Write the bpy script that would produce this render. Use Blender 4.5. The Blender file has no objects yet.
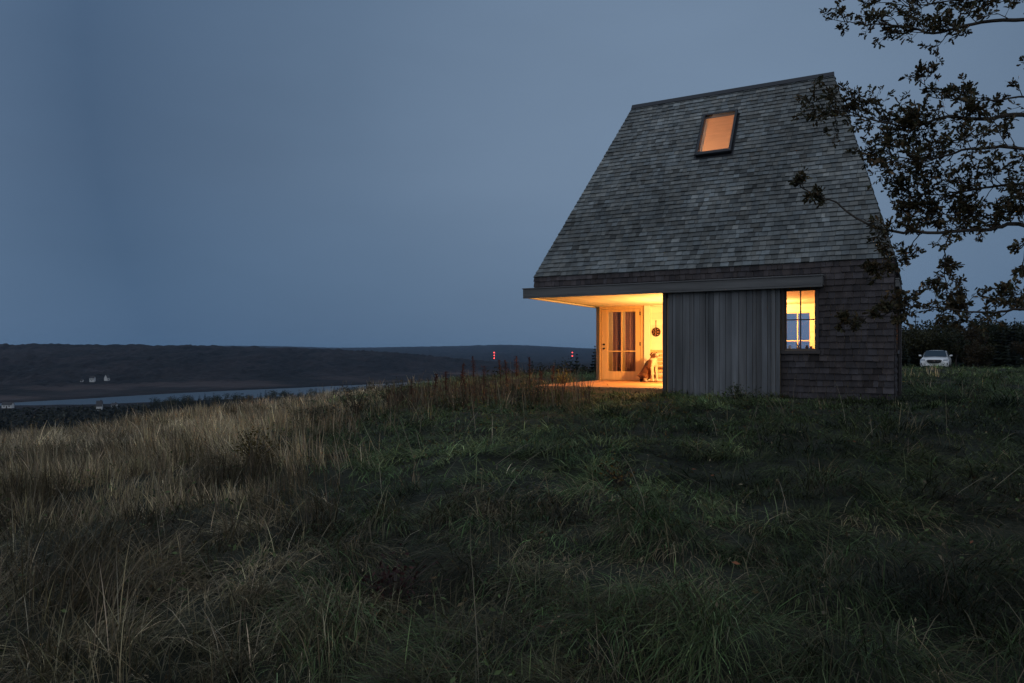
import bpy, bmesh, math, random
import numpy as np
from mathutils import Vector, Matrix
R = math.radians
S = bpy.context.scene
COL = S.collection

# ------------------------------------------------------------------ camera
F, CX, HY, H = 748.0, 512.0, 354.0, 0.87          # focal length in pixels, horizon row, eye height above the cabin's ground
cam = bpy.data.cameras.new('camera'); co = bpy.data.objects.new('camera', cam); COL.objects.link(co)
co.location = (0, 0, H); co.rotation_euler = (R(90), 0, 0)
cam.sensor_width = 36; cam.lens = F/1024*36; cam.shift_y = (HY-341.5)/1024
cam.clip_start = 0.05; cam.clip_end = 60000
S.camera = co

# ------------------------------------------------------------------ world: overcast dusk
W = bpy.data.worlds.new('World'); S.world = W; W.use_nodes = True
wt = W.node_tree; wt.nodes.clear()
def wn(t): return wt.nodes.new(t)
out = wn('ShaderNodeOutputWorld'); bg = wn('ShaderNodeBackground')
sky = wn('ShaderNodeTexSky'); sky.sky_type = 'NISHITA'; sky.sun_disc = False
sky.sun_elevation = R(1.0); sky.sun_rotation = R(200); sky.air_density = 1.0; sky.dust_density = 1.0; sky.ozone_density = 3.0
tc = wn('ShaderNodeTexCoord')
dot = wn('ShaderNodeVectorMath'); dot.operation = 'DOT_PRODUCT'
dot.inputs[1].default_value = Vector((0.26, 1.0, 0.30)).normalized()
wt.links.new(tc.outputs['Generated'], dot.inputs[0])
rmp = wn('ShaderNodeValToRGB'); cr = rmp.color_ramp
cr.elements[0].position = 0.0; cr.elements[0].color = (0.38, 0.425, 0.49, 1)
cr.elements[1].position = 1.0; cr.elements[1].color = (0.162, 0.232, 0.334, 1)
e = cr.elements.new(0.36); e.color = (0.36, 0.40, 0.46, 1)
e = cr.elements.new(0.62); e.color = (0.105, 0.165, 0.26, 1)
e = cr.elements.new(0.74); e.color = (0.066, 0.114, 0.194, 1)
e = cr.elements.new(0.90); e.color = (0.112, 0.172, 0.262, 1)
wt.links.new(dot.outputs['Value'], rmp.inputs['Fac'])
# towards the horizon a little bluer
sep = wn('ShaderNodeSeparateXYZ'); wt.links.new(tc.outputs['Generated'], sep.inputs[0])
mr = wn('ShaderNodeMapRange'); mr.inputs[1].default_value = 0.0; mr.inputs[2].default_value = 0.22
mr.inputs[3].default_value = 0.45; mr.inputs[4].default_value = 0.0
wt.links.new(sep.outputs['Z'], mr.inputs[0])
hz = wn('ShaderNodeMixRGB'); hz.inputs['Color2'].default_value = (0.066, 0.138, 0.250, 1)
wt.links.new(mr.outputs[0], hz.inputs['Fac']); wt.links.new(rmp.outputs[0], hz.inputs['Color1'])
# very soft cloud mottling
nz = wn('ShaderNodeTexNoise'); nz.inputs['Scale'].default_value = 2.2; nz.inputs['Detail'].default_value = 5
mpn = wn('ShaderNodeMapping'); mpn.inputs['Scale'].default_value = (1, 1, 3)
wt.links.new(tc.outputs['Generated'], mpn.inputs[0]); wt.links.new(mpn.outputs[0], nz.inputs['Vector'])
m2 = wn('ShaderNodeMapRange'); m2.inputs[1].default_value = 0.3; m2.inputs[2].default_value = 0.7
m2.inputs[3].default_value = 0.95; m2.inputs[4].default_value = 1.05
wt.links.new(nz.outputs['Fac'], m2.inputs[0])
mu = wn('ShaderNodeMixRGB'); mu.blend_type = 'MULTIPLY'; mu.inputs['Fac'].default_value = 1
wt.links.new(hz.outputs[0], mu.inputs['Color1']); wt.links.new(m2.outputs[0], mu.inputs['Color2'])
mx = wn('ShaderNodeMixRGB'); mx.inputs['Fac'].default_value = 0.006
wt.links.new(mu.outputs[0], mx.inputs['Color1']); wt.links.new(sky.outputs[0], mx.inputs['Color2'])
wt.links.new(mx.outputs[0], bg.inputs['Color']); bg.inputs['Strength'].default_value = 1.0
wt.links.new(bg.outputs[0], out.inputs[0])

sl = bpy.data.lights.new('sun', 'SUN'); sl.energy = 0.12; sl.angle = R(60); sl.color = (0.92, 0.95, 1.0)
so = bpy.data.objects.new('sun', sl); COL.objects.link(so); so.rotation_euler = (R(38), R(-8), 0); so.location = (-5, -10, 30)

S.view_settings.view_transform = 'Standard'; S.view_settings.look = 'None'
S.view_settings.exposure = 0.0; S.view_settings.gamma = 1.0; S.view_settings.use_curve_mapping = False
S.render.engine = 'CYCLES'
cy = S.cycles
cy.use_denoising = True; cy.max_bounces = 7; cy.diffuse_bounces = 4; cy.glossy_bounces = 3
cy.transmission_bounces = 4; cy.transparent_max_bounces = 12; cy.volume_bounces = 0
cy.caustics_reflective = False; cy.caustics_refractive = False; cy.sample_clamp_indirect = 4

# ------------------------------------------------------------------ helpers
rng = np.random.default_rng(7)
rnd = random.Random(11)

def P(px, py, Z): return Vector(((px-CX)/F*Z, Z, H+(HY-py)/F*Z))

def hash2(i, j, s):
    i = np.asarray(i).astype(np.int64); j = np.asarray(j).astype(np.int64)
    n = (i*374761393 + j*668265263 + s*1442695041) & 0x7fffffff
    n = ((n ^ (n >> 13))*1274126177) & 0x7fffffff
    return ((n ^ (n >> 16)) & 0xffff)/65535.0
def vnoise(x, y, s=0):
    x = np.asarray(x, float); y = np.asarray(y, float)
    i = np.floor(x); j = np.floor(y); a = x-i; b = y-j
    a = a*a*(3-2*a); b = b*b*(3-2*b)
    return ((hash2(i, j, s)*(1-a)+hash2(i+1, j, s)*a)*(1-b) + (hash2(i, j+1, s)*(1-a)+hash2(i+1, j+1, s)*a)*b)
def fbm(x, y, s=0, o=3):
    v = 0; w = 0.5; t = 0
    for k in range(o):
        v = v + w*vnoise(np.asarray(x)*2**k, np.asarray(y)*2**k, s+k*17); t += w; w *= .5
    return v/t
def sstep(a, b, x):
    t = np.clip((np.asarray(x, float)-a)/(b-a), 0, 1); return t*t*(3-2*t)

def tag(o, label=None, cat=None, group=None, kind=None):
    if label: o['label'] = label
    if cat: o['category'] = cat
    if group: o['group'] = group
    if kind: o['kind'] = kind
    return o
def empty(name, loc=(0, 0, 0), rz=0, label=None, cat=None, group=None):
    o = bpy.data.objects.new(name, None); COL.objects.link(o); o.empty_display_size = .2
    o.location = loc; o.rotation_euler = (0, 0, rz)
    return tag(o, label, cat, group)
def copy_tree(o, parent=None):
    c = o.copy(); COL.objects.link(c)
    if parent: c.parent = parent
    for ch in list(o.children): copy_tree(ch, c)
    return c

class M:
    """collects faces; build() makes ONE mesh object; per-face material index and tint"""
    def __init__(s): s.v = []; s.f = []; s.mi = []; s.c = []
    def face(s, pts, mi=0, c=(1, 1, 1)):
        n = len(s.v); s.v += [tuple(p) for p in pts]; s.f.append(tuple(range(n, n+len(pts)))); s.mi.append(mi); s.c.append(c)
    def hexa(s, p, mi=0, c=(1, 1, 1)):
        n = len(s.v); s.v += [tuple(q) for q in p]
        for f in ((0, 3, 2, 1), (4, 5, 6, 7), (0, 1, 5, 4), (1, 2, 6, 5), (2, 3, 7, 6), (3, 0, 4, 7)):
            s.f.append(tuple(n+k for k in f)); s.mi.append(mi); s.c.append(c)
    def box(s, x0, x1, y0, y1, z0, z1, mi=0, c=(1, 1, 1)):
        if x0 > x1: x0, x1 = x1, x0
        if y0 > y1: y0, y1 = y1, y0
        if z0 > z1: z0, z1 = z1, z0
        s.hexa([(x0, y0, z0), (x1, y0, z0), (x1, y1, z0), (x0, y1, z0), (x0, y0, z1), (x1, y0, z1), (x1, y1, z1), (x0, y1, z1)], mi, c)
    def tube(s, pts, rad, n=6, mi=0, c=(1, 1, 1), cap=True):
        pts = [Vector(p) for p in pts]
        if not hasattr(rad, '__len__'): rad = [rad]*len(pts)
        base = len(s.v); a = None
        for i, p in enumerate(pts):
            d = (pts[min(i+1, len(pts)-1)]-pts[max(i-1, 0)])
            d = d.normalized() if d.length > 1e-9 else Vector((0, 0, 1))
            if a is None: a = d.orthogonal().normalized()
            a = (a-d*a.dot(d)); a = a.normalized() if a.length > 1e-6 else d.orthogonal().normalized()
            b = d.cross(a)
            for k in range(n):
                t = 2*math.pi*k/n
                s.v.append(tuple(p+(a*math.cos(t)+b*math.sin(t))*rad[i]))
        for i in range(len(pts)-1):
            for k in range(n):
                q = base+i*n; k2 = (k+1) % n
                s.f.append((q+k, q+k2, q+n+k2, q+n+k)); s.mi.append(mi); s.c.append(c)
        if cap:
            s.f.append(tuple(base+k for k in range(n))[::-1]); s.mi.append(mi); s.c.append(c)
            q = base+(len(pts)-1)*n
            s.f.append(tuple(q+k for k in range(n))); s.mi.append(mi); s.c.append(c)
    def lathe(s, prof, o=(0, 0, 0), n=20, axis='z', mi=0, c=(1, 1, 1)):
        base = len(s.v); o = Vector(o)
        for (r, h) in prof:
            for k in range(n):
                t = 2*math.pi*k/n; a, b = r*math.cos(t), r*math.sin(t)
                q = {'z': (a, b, h), 'y': (a, h, b), 'x': (h, a, b)}[axis]
                s.v.append(tuple(o+Vector(q)))
        for i in range(len(prof)-1):
            for k in range(n):
                q = base+i*n; k2 = (k+1) % n
                s.f.append((q+k, q+k2, q+n+k2, q+n+k)); s.mi.append(mi); s.c.append(c)
    def build(s, name, mats, parent=None, smooth=False, bevel=0, recalc=True):
        me = bpy.data.meshes.new(name)
        me.from_pydata(s.v, [], s.f)
        if not isinstance(mats, (list, tuple)): mats = [mats]
        for m in mats: me.materials.append(m)
        me.polygons.foreach_set('material_index', s.mi)
        at = me.attributes.new('tint', 'FLOAT_COLOR', 'CORNER')
        a = np.empty((len(me.loops), 4), np.float32); a[:, 3] = 1
        ln = np.array([len(f) for f in s.f]); a[:, :3] = np.repeat(np.array(s.c, np.float32), ln, axis=0)
        at.data.foreach_set('color', a.ravel())
        if recalc:
            bm = bmesh.new(); bm.from_mesh(me); bmesh.ops.recalc_face_normals(bm, faces=bm.faces); bm.to_mesh(me); bm.free()
        if smooth: me.polygons.foreach_set('use_smooth', [True]*len(me.polygons))
        o = bpy.data.objects.new(name, me); COL.objects.link(o)
        if parent: o.parent = parent
        if bevel:
            b = o.modifiers.new('bevel', 'BEVEL'); b.width = bevel; b.segments = 2; b.limit_method = 'ANGLE'
        return o

def npmesh(name, co_, tris, cols, mat, parent=None, smooth=False):
    """big triangle mesh from numpy; cols per vertex"""
    me = bpy.data.meshes.new(name)
    nv, nf = len(co_), len(tris)
    me.vertices.add(nv); me.loops.add(nf*3); me.polygons.add(nf)
    me.vertices.foreach_set('co', np.ascontiguousarray(co_, np.float32).ravel())
    me.loops.foreach_set('vertex_index', np.ascontiguousarray(tris, np.int32).ravel())
    me.polygons.foreach_set('loop_start', np.arange(0, nf*3, 3, dtype=np.int32))
    me.polygons.foreach_set('loop_total', np.full(nf, 3, np.int32))
    me.update(calc_edges=True)
    at = me.attributes.new('tint', 'FLOAT_COLOR', 'POINT')
    a = np.ones((nv, 4), np.float32); a[:, :3] = cols
    at.data.foreach_set('color', a.ravel())
    if smooth: me.polygons.foreach_set('use_smooth', np.ones(nf, bool))
    me.materials.append(mat)
    o = bpy.data.objects.new(name, me); COL.objects.link(o)
    if parent: o.parent = parent
    return o

# ------------------------------------------------------------------ materials
def mat(name, col, rough=.8, metal=0, spec=.3, tint=True, n1=None, n2=None, bump=None, coat=0, transl=0):
    """base colour x per-face tint x noise; n1/n2 = (scale xyz, detail, low, high) multipliers; bump = (scale xyz, strength, distance)"""
    m = bpy.data.materials.new(name); m.use_nodes = True
    nt = m.node_tree; b = nt.nodes['Principled BSDF']
    b.inputs['Roughness'].default_value = rough; b.inputs['Metallic'].default_value = metal
    b.inputs['Specular IOR Level'].default_value = spec; b.inputs['Coat Weight'].default_value = coat
    cur = nt.nodes.new('ShaderNodeRGB'); cur.outputs[0].default_value = (*col, 1); sock = cur.outputs[0]
    def mul(a, bsock):
        x = nt.nodes.new('ShaderNodeMixRGB'); x.blend_type = 'MULTIPLY'; x.inputs['Fac'].default_value = 1
        nt.links.new(a, x.inputs['Color1']); nt.links.new(bsock, x.inputs['Color2']); return x.outputs[0]
    if tint:
        a = nt.nodes.new('ShaderNodeAttribute'); a.attribute_name = 'tint'; sock = mul(sock, a.outputs['Color'])
    tco = nt.nodes.new('ShaderNodeTexCoord')
    def noise(sc, det):
        mp = nt.nodes.new('ShaderNodeMapping'); mp.inputs['Scale'].default_value = sc
        nt.links.new(tco.outputs['Object'], mp.inputs[0])
        n = nt.nodes.new('ShaderNodeTexNoise'); n.inputs['Scale'].default_value = 1; n.inputs['Detail'].default_value = det
        nt.links.new(mp.outputs[0], n.inputs['Vector']); return n.outputs['Fac']
    for nn in (n1, n2):
        if nn:
            r = nt.nodes.new('ShaderNodeMapRange'); r.inputs[1].default_value = .3; r.inputs[2].default_value = .7
            r.inputs[3].default_value = nn[2]; r.inputs[4].default_value = nn[3]
            nt.links.new(noise(nn[0], nn[1]), r.inputs[0]); sock = mul(sock, r.outputs[0])
    nt.links.new(sock, b.inputs['Base Color'])
    if bump:
        bp = nt.nodes.new('ShaderNodeBump'); bp.inputs['Strength'].default_value = bump[1]; bp.inputs['Distance'].default_value = bump[2]
        nt.links.new(noise(bump[0], 6), bp.inputs['Height']); nt.links.new(bp.outputs[0], b.inputs['Normal'])
    if transl:
        tr = nt.nodes.new('ShaderNodeBsdfTranslucent'); nt.links.new(sock, tr.inputs['Color'])
        ms = nt.nodes.new('ShaderNodeMixShader'); ms.inputs[0].default_value = transl
        nt.links.new(b.outputs[0], ms.inputs[1]); nt.links.new(tr.outputs[0], ms.inputs[2])
        nt.links.new(ms.outputs[0], nt.nodes['Material Output'].inputs[0])
    return m
def glass(name, tintc=(.95, .97, 1), ior=1.45):
    m = bpy.data.materials.new(name); m.use_nodes = True; nt = m.node_tree; nt.nodes.clear()
    o = nt.nodes.new('ShaderNodeOutputMaterial'); mx_ = nt.nodes.new('ShaderNodeMixShader'); fr = nt.nodes.new('ShaderNodeFresnel')
    fr.inputs[0].default_value = ior
    t = nt.nodes.new('ShaderNodeBsdfTransparent'); t.inputs[0].default_value = (*tintc, 1)
    g = nt.nodes.new('ShaderNodeBsdfGlossy'); g.inputs['Roughness'].default_value = .02
    ge = nt.nodes.new('ShaderNodeNewGeometry'); ma = nt.nodes.new('ShaderNodeMath'); ma.operation = 'SUBTRACT'; ma.inputs[0].default_value = 1
    mb = nt.nodes.new('ShaderNodeMath'); mb.operation = 'MULTIPLY'
    nt.links.new(ge.outputs['Backfacing'], ma.inputs[1]); nt.links.new(fr.outputs[0], mb.inputs[0]); nt.links.new(ma.outputs[0], mb.inputs[1])
    nt.links.new(mb.outputs[0], mx_.inputs[0]); nt.links.new(t.outputs[0], mx_.inputs[1]); nt.links.new(g.outputs[0], mx_.inputs[2])
    nt.links.new(mx_.outputs[0], o.inputs[0]); return m
def emit(name, col, st):
    m = bpy.data.materials.new(name); m.use_nodes = True; nt = m.node_tree; nt.nodes.clear()
    o = nt.nodes.new('ShaderNodeOutputMaterial'); e_ = nt.nodes.new('ShaderNodeEmission')
    e_.inputs[0].default_value = (*col, 1); e_.inputs[1].default_value = st; nt.links.new(e_.outputs[0], o.inputs[0]); return m

mt = {}
mt['roof'] = mat('weathered_roof_shingle', (.150, .165, .170), .85, n1=((.6, .6, .45), 4, .62, 1.3), n2=((9, 9, 3), 4, .8, 1.2), bump=((60, 60, 12), .35, .006))
mt['wall'] = mat('weathered_wall_shingle', (.070, .062, .066), .9, n1=((.8, .8, .5), 3, .75, 1.25), n2=((9, 9, 3), 4, .75, 1.25), bump=((60, 60, 10), .35, .006))
mt['board'] = mat('grey_barn_board', (.150, .157, .170), .85, n1=((14, 14, .7), 5, .72, 1.25), n2=((1.3, 1.3, .6), 3, .8, 1.15), bump=((50, 50, 1.5), .4, .004))
mt['beam'] = mat('grey_beam_timber', (.145, .147, .152), .8, n1=((.8, 14, 14), 5, .75, 1.2), bump=((2, 50, 50), .3, .004))
mt['pine'] = mat('pale_pine_board', (.62, .46, .27), .6, n1=((.9, 16, 16), 4, .86, 1.1))
mt['soffit'] = mat('pale_ceiling_board', (.76, .66, .46), .6, n1=((14, .9, 14), 4, .88, 1.08))
mt['deckwood'] = mat('deck_plank', (.50, .24, .10), .7, n1=((14, .8, 14), 5, .75, 1.15))
mt['doorwood'] = mat('varnished_door_wood', (.62, .38, .16), .45, n1=((14, 14, .9), 4, .85, 1.1))
mt['white'] = mat('pale_painted_wood', (.80, .72, .52), .5)
mt['frame'] = mat('dark_window_frame', (.075, .065, .065), .6)
mt['metal'] = mat('black_metal', (.02, .021, .025), .45, .6)
mt['flash'] = mat('dark_metal_flashing', (.05, .055, .065), .4, .7)
mt['glass'] = glass('window_glass')
mt['curtain'] = mat('brown_curtain', (.27, .12, .085), .9, n1=((40, 40, .5), 2, .6, 1.2))
mt['attic'] = mat('amber_attic_board', (.62, .42, .26), .7, n1=((2, 2, 16), 4, .85, 1.1))
mt['bulb'] = emit('lamp_glow', (1.0, .62, .26), 12)
mt['leaf'] = mat('leaf', (1, 1, 1), .6, spec=.25, transl=.25)
mt['grass'] = mat('grass_blade', (1, 1, 1), .65, spec=.2, transl=.22)
mt['bark'] = mat('dark_bark', (.055, .047, .04), .9, n1=((12, 12, 3), 5, .6, 1.3), bump=((20, 20, 5), .6, .01))
mt['soil'] = mat('thatch_soil', (.024, .028, .018), .95, n1=((2.5, 2.5, 2.5), 5, .6, 1.4), bump=((8, 8, 8), .7, .05))

# ------------------------------------------------------------------ the cabin's frame of reference
C_, S_ = 0.8787234, 0.4773312
HX, HYY = 7.147, 13.995
LEN, DEP, EAVE, RIDGE, INS = 7.53, 6.2, 2.69, 7.36, 1.345
def loc2w(t, d, z=0): return Vector((HX - C_*t + S_*d, HYY + S_*t + C_*d, z))
def w2loc(x, y):
    dx = np.asarray(x)-HX; dy = np.asarray(y)-HYY
    return -(C_*dx - S_*dy), S_*dx + C_*dy         # t, d
HROT = -math.atan2(S_, C_)

# ------------------------------------------------------------------ terrain
def near_h(x, y):
    x = np.asarray(x, float); y = np.asarray(y, float)
    h = -.42*(1-sstep(1, 13, y))
    s_ = -(x+.8)/1.5
    h = h - .128*1.5*np.where(s_ > 20, s_, np.log1p(np.exp(np.clip(s_, -30, 20))))
    q = -.55*(x+8)+.835*(y-23)
    q = np.maximum(q, 0)
    h = h - np.where(q < 14, .0055*q*q, .0055*14*14+.154*(q-14))
    b = .30*(fbm(x/5.5, y/5.5, 3)-.5) + .30*(fbm(x/1.4, y/1.4, 5)-.5)
    t, d = w2loc(x, y)
    dist = np.hypot(np.maximum(np.maximum(-t, t-LEN), 0), np.maximum(np.maximum(-d, d-DEP), 0))
    k = sstep(.1, 3.5, dist)
    h = h*np.where(q > 0, 1, k*.0+1) + b*k
    h = h*sstep(-.5, 2.0, dist) if False else h
    h = h + .13*np.exp(-((x-17)**2/70+(y-30)**2/40)) - .28*sstep(34, 42, y)*sstep(8, 16, x)
    ins = 1-sstep(.0, 1.6, dist)
    return h*(1-ins) + (-.01)*ins

PXK = [-400, 0, 88, 176, 293, 380, 480, 600, 900, 1400]
RN = [690, 735, 755, 800, 890, 980, 1200, 1400, 1700, 2000]
RF = [720, 772, 858, 972, 1124, 1270, 1550, 1800, 2100, 2400]
def crest1(px): return np.interp(px, [-400, 0, 110, 200, 280, 330, 400, 440, 480, 560, 800, 1400], [344, 344.9, 345.6, 346.2, 348.3, 349.8, 353.5, 357.5, 362, 366, 366, 360])
def crest2(px): return np.interp(px, [-400, 100, 180, 230, 290, 340, 380, 440, 500, 520, 560, 620, 760, 900, 1400], [350, 350, 347.2, 346.2, 346.9, 348.3, 347.8, 346.8, 345.3, 345.6, 347.5, 350.3, 349, 350, 349])
R1, R2, R3 = 2000.0, 9000.0, 5000.0
def crest3(px): return np.interp(px, [-400, 330, 380, 430, 470, 520, 560, 620, 760, 1400], [364, 360, 356.5, 355.2, 358.8, 359.5, 358, 358, 356, 356])
WATER = -50.4
def terrain(x, y):
    x = np.asarray(x, float); y = np.asarray(y, float)
    r = np.hypot(x, y); yy = np.where(y > 1, y, 1.0)
    px = np.where(y > 1, CX+F*np.clip(x/yy, -2.2, 2.2), np.where(x < 0, -1133, 2157))
    near = np.maximum(near_h(x, y), -49.0)
    D = np.where(y > 1, yy, r)                                   # depth
    rn = np.interp(px, PXK, RN); rf = np.interp(px, PXK, RF)
    riv = sstep(-12, 6, D-rn)*(1-sstep(-6, 12, D-rf))
    c1 = H+(HY-crest1(px))/F*R1 ; c2 = H+(HY-crest2(px))/F*R2
    front = sstep(-.2, .4, y/np.maximum(r, 1e-3))
    u1 = np.clip((D-rf)/(R1-rf), 0, 1); prof1 = .25*u1+.75*u1*u1*(3-2*u1)
    z1 = -49.0+(c1+49.0)*prof1*(1-.5*sstep(R1, R1*1.7, D))
    c3 = H+(HY-crest3(px))/F*R3; u3 = np.clip((D-2600)/(R3-2600), 0, 1)
    z3 = -49.0+(c3+49.0)*(u3*u3*(3-2*u3))*(1-.6*sstep(R3, R3*1.5, D))
    u2 = np.clip((D-2600)/(R2-2600), 0, 1)
    z2 = -49.0+(c2+49.0)*(u2*u2*(3-2*u2))*(1-.3*sstep(R2, R2*1.8, D))
    far = np.where(D > rf, np.maximum(np.maximum(z1, z3), z2), -60.0)
    rough = ((fbm(x/26, y/26, 21)-.5)*11+(vnoise(x/8, y/8, 23)-.5)*7)*sstep(rf+60, rf+300, D)*(1+.6*sstep(2600, 5000, D)) + 14*(fbm(x/300, y/300, 31)-.5)*sstep(rf+100, rf+500, D)*(1-sstep(R1*.72, R1*.95, D))
    z = np.where((D > rn-60), np.maximum(np.where(D > rf, far+rough, -60.0), np.where(D <= rf, near, -49.0)), near)
    z = z - 3.2*riv
    return np.where(r > 400, z*front + (-49)*(1-front), z)

def polar(r0, r1, nr, name, m, azs, colf=None):
    rr = np.exp(np.linspace(math.log(r0), math.log(r1), nr))
    A, RR = np.meshgrid(azs, rr)
    x = np.sin(A)*RR; y = np.cos(A)*RR
    z = terrain(x, y)
    n = len(azs)
    i = np.arange(nr-1)[:, None]*n; j = np.arange(n)[None, :]; j2 = (j+1) % n
    a, b, c, d = i+j, i+j2, i+n+j2, i+n+j
    tris = np.concatenate([np.stack([a, b, c], -1).reshape(-1, 3), np.stack([a, c, d], -1).reshape(-1, 3)])[:, ::-1]
    co_ = np.stack([x, y, z], -1).reshape(-1, 3)
    if r0 < 1:                                                   # close the disc under the camera
        co_ = np.vstack([co_, [[0, 0, float(near_h(0, 0))]]])
        tris = np.vstack([tris, np.stack([np.full(n, len(co_)-1), np.arange(n), (np.arange(n)+1) % n], -1)[:, ::-1]])
    return npmesh(name, co_, tris, np.ones((len(co_), 3)) if colf is None else colf(co_), m, smooth=True)
az_f = np.radians(np.concatenate([np.arange(-42, 42, .14), np.arange(42, 318, 3.0)]))
ground = polar(.4, 320, 190, 'ground', mt['soil'], az_f)
tag(ground, kind='structure')
mt['hill'] = mat('wooded_hill', (.0095, .0082, .0108), .95, n1=((.012, .012, .03), 5, .45, 1.6), n2=((.0022, .0012, .01), 3, .7, 1.45), bump=((.05, .05, .05), 1.0, 8))
def hillcol(c):
    x, y = c[:, 0], c[:, 1]; D = np.maximum(y, 1); px = CX+F*np.clip(x/D, -2.2, 2.2); rf = np.interp(px, PXK, RF)
    f = fbm(x/70, y/160, 141, 4); g = fbm(x/16, y/16, 143, 2)
    col = col_mix((.25, .26, .32), (2.0, 1.8, 1.5), sstep(.3, .72, f*.6+g*.4))
    fld = sstep(.50, .56, fbm(x/150, y/60, 147))*sstep(15, 40, D-rf)*(1-sstep(150, 210, D-rf))      # stubble fields along the far shore
    return col*(1-fld)[:, None]+np.array([4.2, 3.5, 2.6])[None]*fld[:, None]
def col_mix(a, b, t): return np.asarray(a)[None]*(1-t[:, None])+np.asarray(b)[None]*t[:, None]
hills = polar(320, 15000, 300, 'hills', mt['hill'], az_f, hillcol)
tag(hills, kind='structure')
wm = mat('river_water', (.02, .03, .04), .30, spec=.6, tint=False, bump=((.12, .12, .12), .2, .3))
w_ = M()
for k in range(len(PXK)-1):
    q = []
    for (pxx, rr, off) in ((PXK[k], RN[k], -25), (PXK[k+1], RN[k+1], -25), (PXK[k+1], RF[k+1], 30), (PXK[k], RF[k], 30)):
        D = rr+off; q.append(((pxx-CX)/F*D, D, WATER))
    w_.face(q)
tag(w_.build('river', wm, recalc=False), kind='structure')

# ------------------------------------------------------------------ haze
hv = bpy.data.materials.new('evening_air'); hv.use_nodes = True; nt = hv.node_tree; nt.nodes.clear()
ho = nt.nodes.new('ShaderNodeOutputMaterial'); pv = nt.nodes.new('ShaderNodeVolumePrincipled')
pv.inputs['Color'].default_value = (.40, .66, 1, 1); pv.inputs['Density'].default_value = 4e-5
nt.links.new(pv.outputs[0], ho.inputs['Volume'])
hb = M(); hb.box(-16000, 16000, -16000, 16000, -75, 95)
HAZE = tag(hb.build('haze', hv), kind='stuff')

# ------------------------------------------------------------------ cabin
house = empty('cabin', (HX, HYY, 0), HROT, 'weathered grey shingled cabin with tall steep hipped roof and a lit corner porch', 'house')
def X(t): return -t
def shingles(m, O, U, V, N, vmax, left, right, holes, e=.127, w=(.075, .19), mi=0, base=1.0, var=.3, seed=1):
    r = random.Random(seed); O, U, V, N = map(Vector, (O, U, V, N))
    if abs(V.z-1) < 1e-6:
        holes = [(a, b, c-O.z, d-O.z) for (a, b, c, d) in holes]
    n = int(round(vmax/e)); e = vmax/n
    for i in range(n):
        v0 = i*e; v1 = min(v0+e*1.12, vmax); vm = v0+.5*e
        segs = [(left(vm), right(vm))]
        for (a, b, c, d) in holes:
            if c < vm < d:
                ns = []
                for (p, q) in segs:
                    if b <= p or a >= q: ns.append((p, q)); continue
                    if a > p: ns.append((p, a))
                    if b < q: ns.append((b, q))
                segs = ns
        row = 1+r.uniform(-.07, .07)
        for (p, q) in segs:
            u = p
            while u < q-.004:
                ww = r.uniform(*w); u2 = u+ww
                if q-u2 < .05: u2 = q
                g = .0025
                ua0 = left(v0) if u <= left(vm)+1e-6 else u+g
                ua1 = left(v1) if u <= left(vm)+1e-6 else u+g
                ub0 = right(v0) if u2 >= right(vm)-1e-6 else u2-g
                ub1 = right(v1) if u2 >= right(vm)-1e-6 else u2-g
                th = r.uniform(.020, .036); jig = r.uniform(-.007, .004)
                if i == 0: jig = 0
                k = base*row*(1+r.gauss(0, var*.55)); k = max(.45, min(1.75, k))
                if r.random() < .05: k *= 1.3
                if r.random() < .07: k *= .7
                hue = r.uniform(-.05, .05)
                c = (k*(1+hue), k, k*(1-hue))
                def pt(uu, vv, hh): return O+U*uu+V*vv+N*hh
                a = [pt(ua0, v0+jig, 0), pt(ub0, v0+jig, 0), pt(ub1, v1, -.004), pt(ua1, v1, -.004),
                     pt(ua0, v0+jig, th), pt(ub0, v0+jig, th), pt(ub1, v1, .003), pt(ua1, v1, .003)]
                m.hexa(a, mi, c); u = u2

# walls: pine core inside, shingles outside
WT = .16
WIN = (1.36, 1.94, .95, 2.15)
fw = M()
def core(m, *a): m.box(*a, mi=0)
core(fw, X(0), X(WIN[0]), 0, WT, -.15, EAVE)
core(fw, X(WIN[1]), X(4.41), 0, WT, -.15, EAVE)
core(fw, X(WIN[0]), X(WIN[1]), 0, WT, -.15, WIN[2])
core(fw, X(WIN[0]), X(WIN[1]), 0, WT, WIN[3], EAVE)
core(fw, X(4.41), X(LEN), 0, WT, 2.24, EAVE)
shingles(fw, (0, -.002, -.12), (-1, 0, 0), (0, 0, 1), (0, -1, 0), EAVE+.12, lambda v: 0, lambda v: LEN,
         [(1.31, 2.0, .81, 2.16), (2.02, 4.45, -.3, 2.14), (4.40, 8, -.3, 2.19)], e=.121, w=(.08, .20), mi=1, seed=3)
fwo = fw.build('wall', [mt['pine'], mt['wall']], house)
rw = M()
RW = (.55, 1.6, .95, 2.1)
core(rw, X(0), X(WT), WT, RW[0], -.15, EAVE); core(rw, X(0), X(WT), RW[1], DEP-WT, -.15, EAVE)
core(rw, X(0), X(WT), RW[0], RW[1], -.15, RW[2]); core(rw, X(0), X(WT), RW[0], RW[1], RW[3], EAVE)
shingles(rw, (.002, 0, -.12), (0, 1, 0), (0, 0, 1), (1, 0, 0), EAVE+.12, lambda v: 0, lambda v: DEP,
         [(RW[0]-.06, RW[1]+.06, RW[2]-.14, RW[3]+.05)], e=.121, w=(.08, .2), mi=1, seed=4)
rw.build('wall', [mt['pine'], mt['wall']], house)
lw = M()
core(lw, X(LEN-WT), X(LEN), 4.31, DEP-WT, -.15, EAVE); core(lw, X(LEN-WT), X(LEN), WT, 4.31, 2.24, EAVE)
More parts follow.
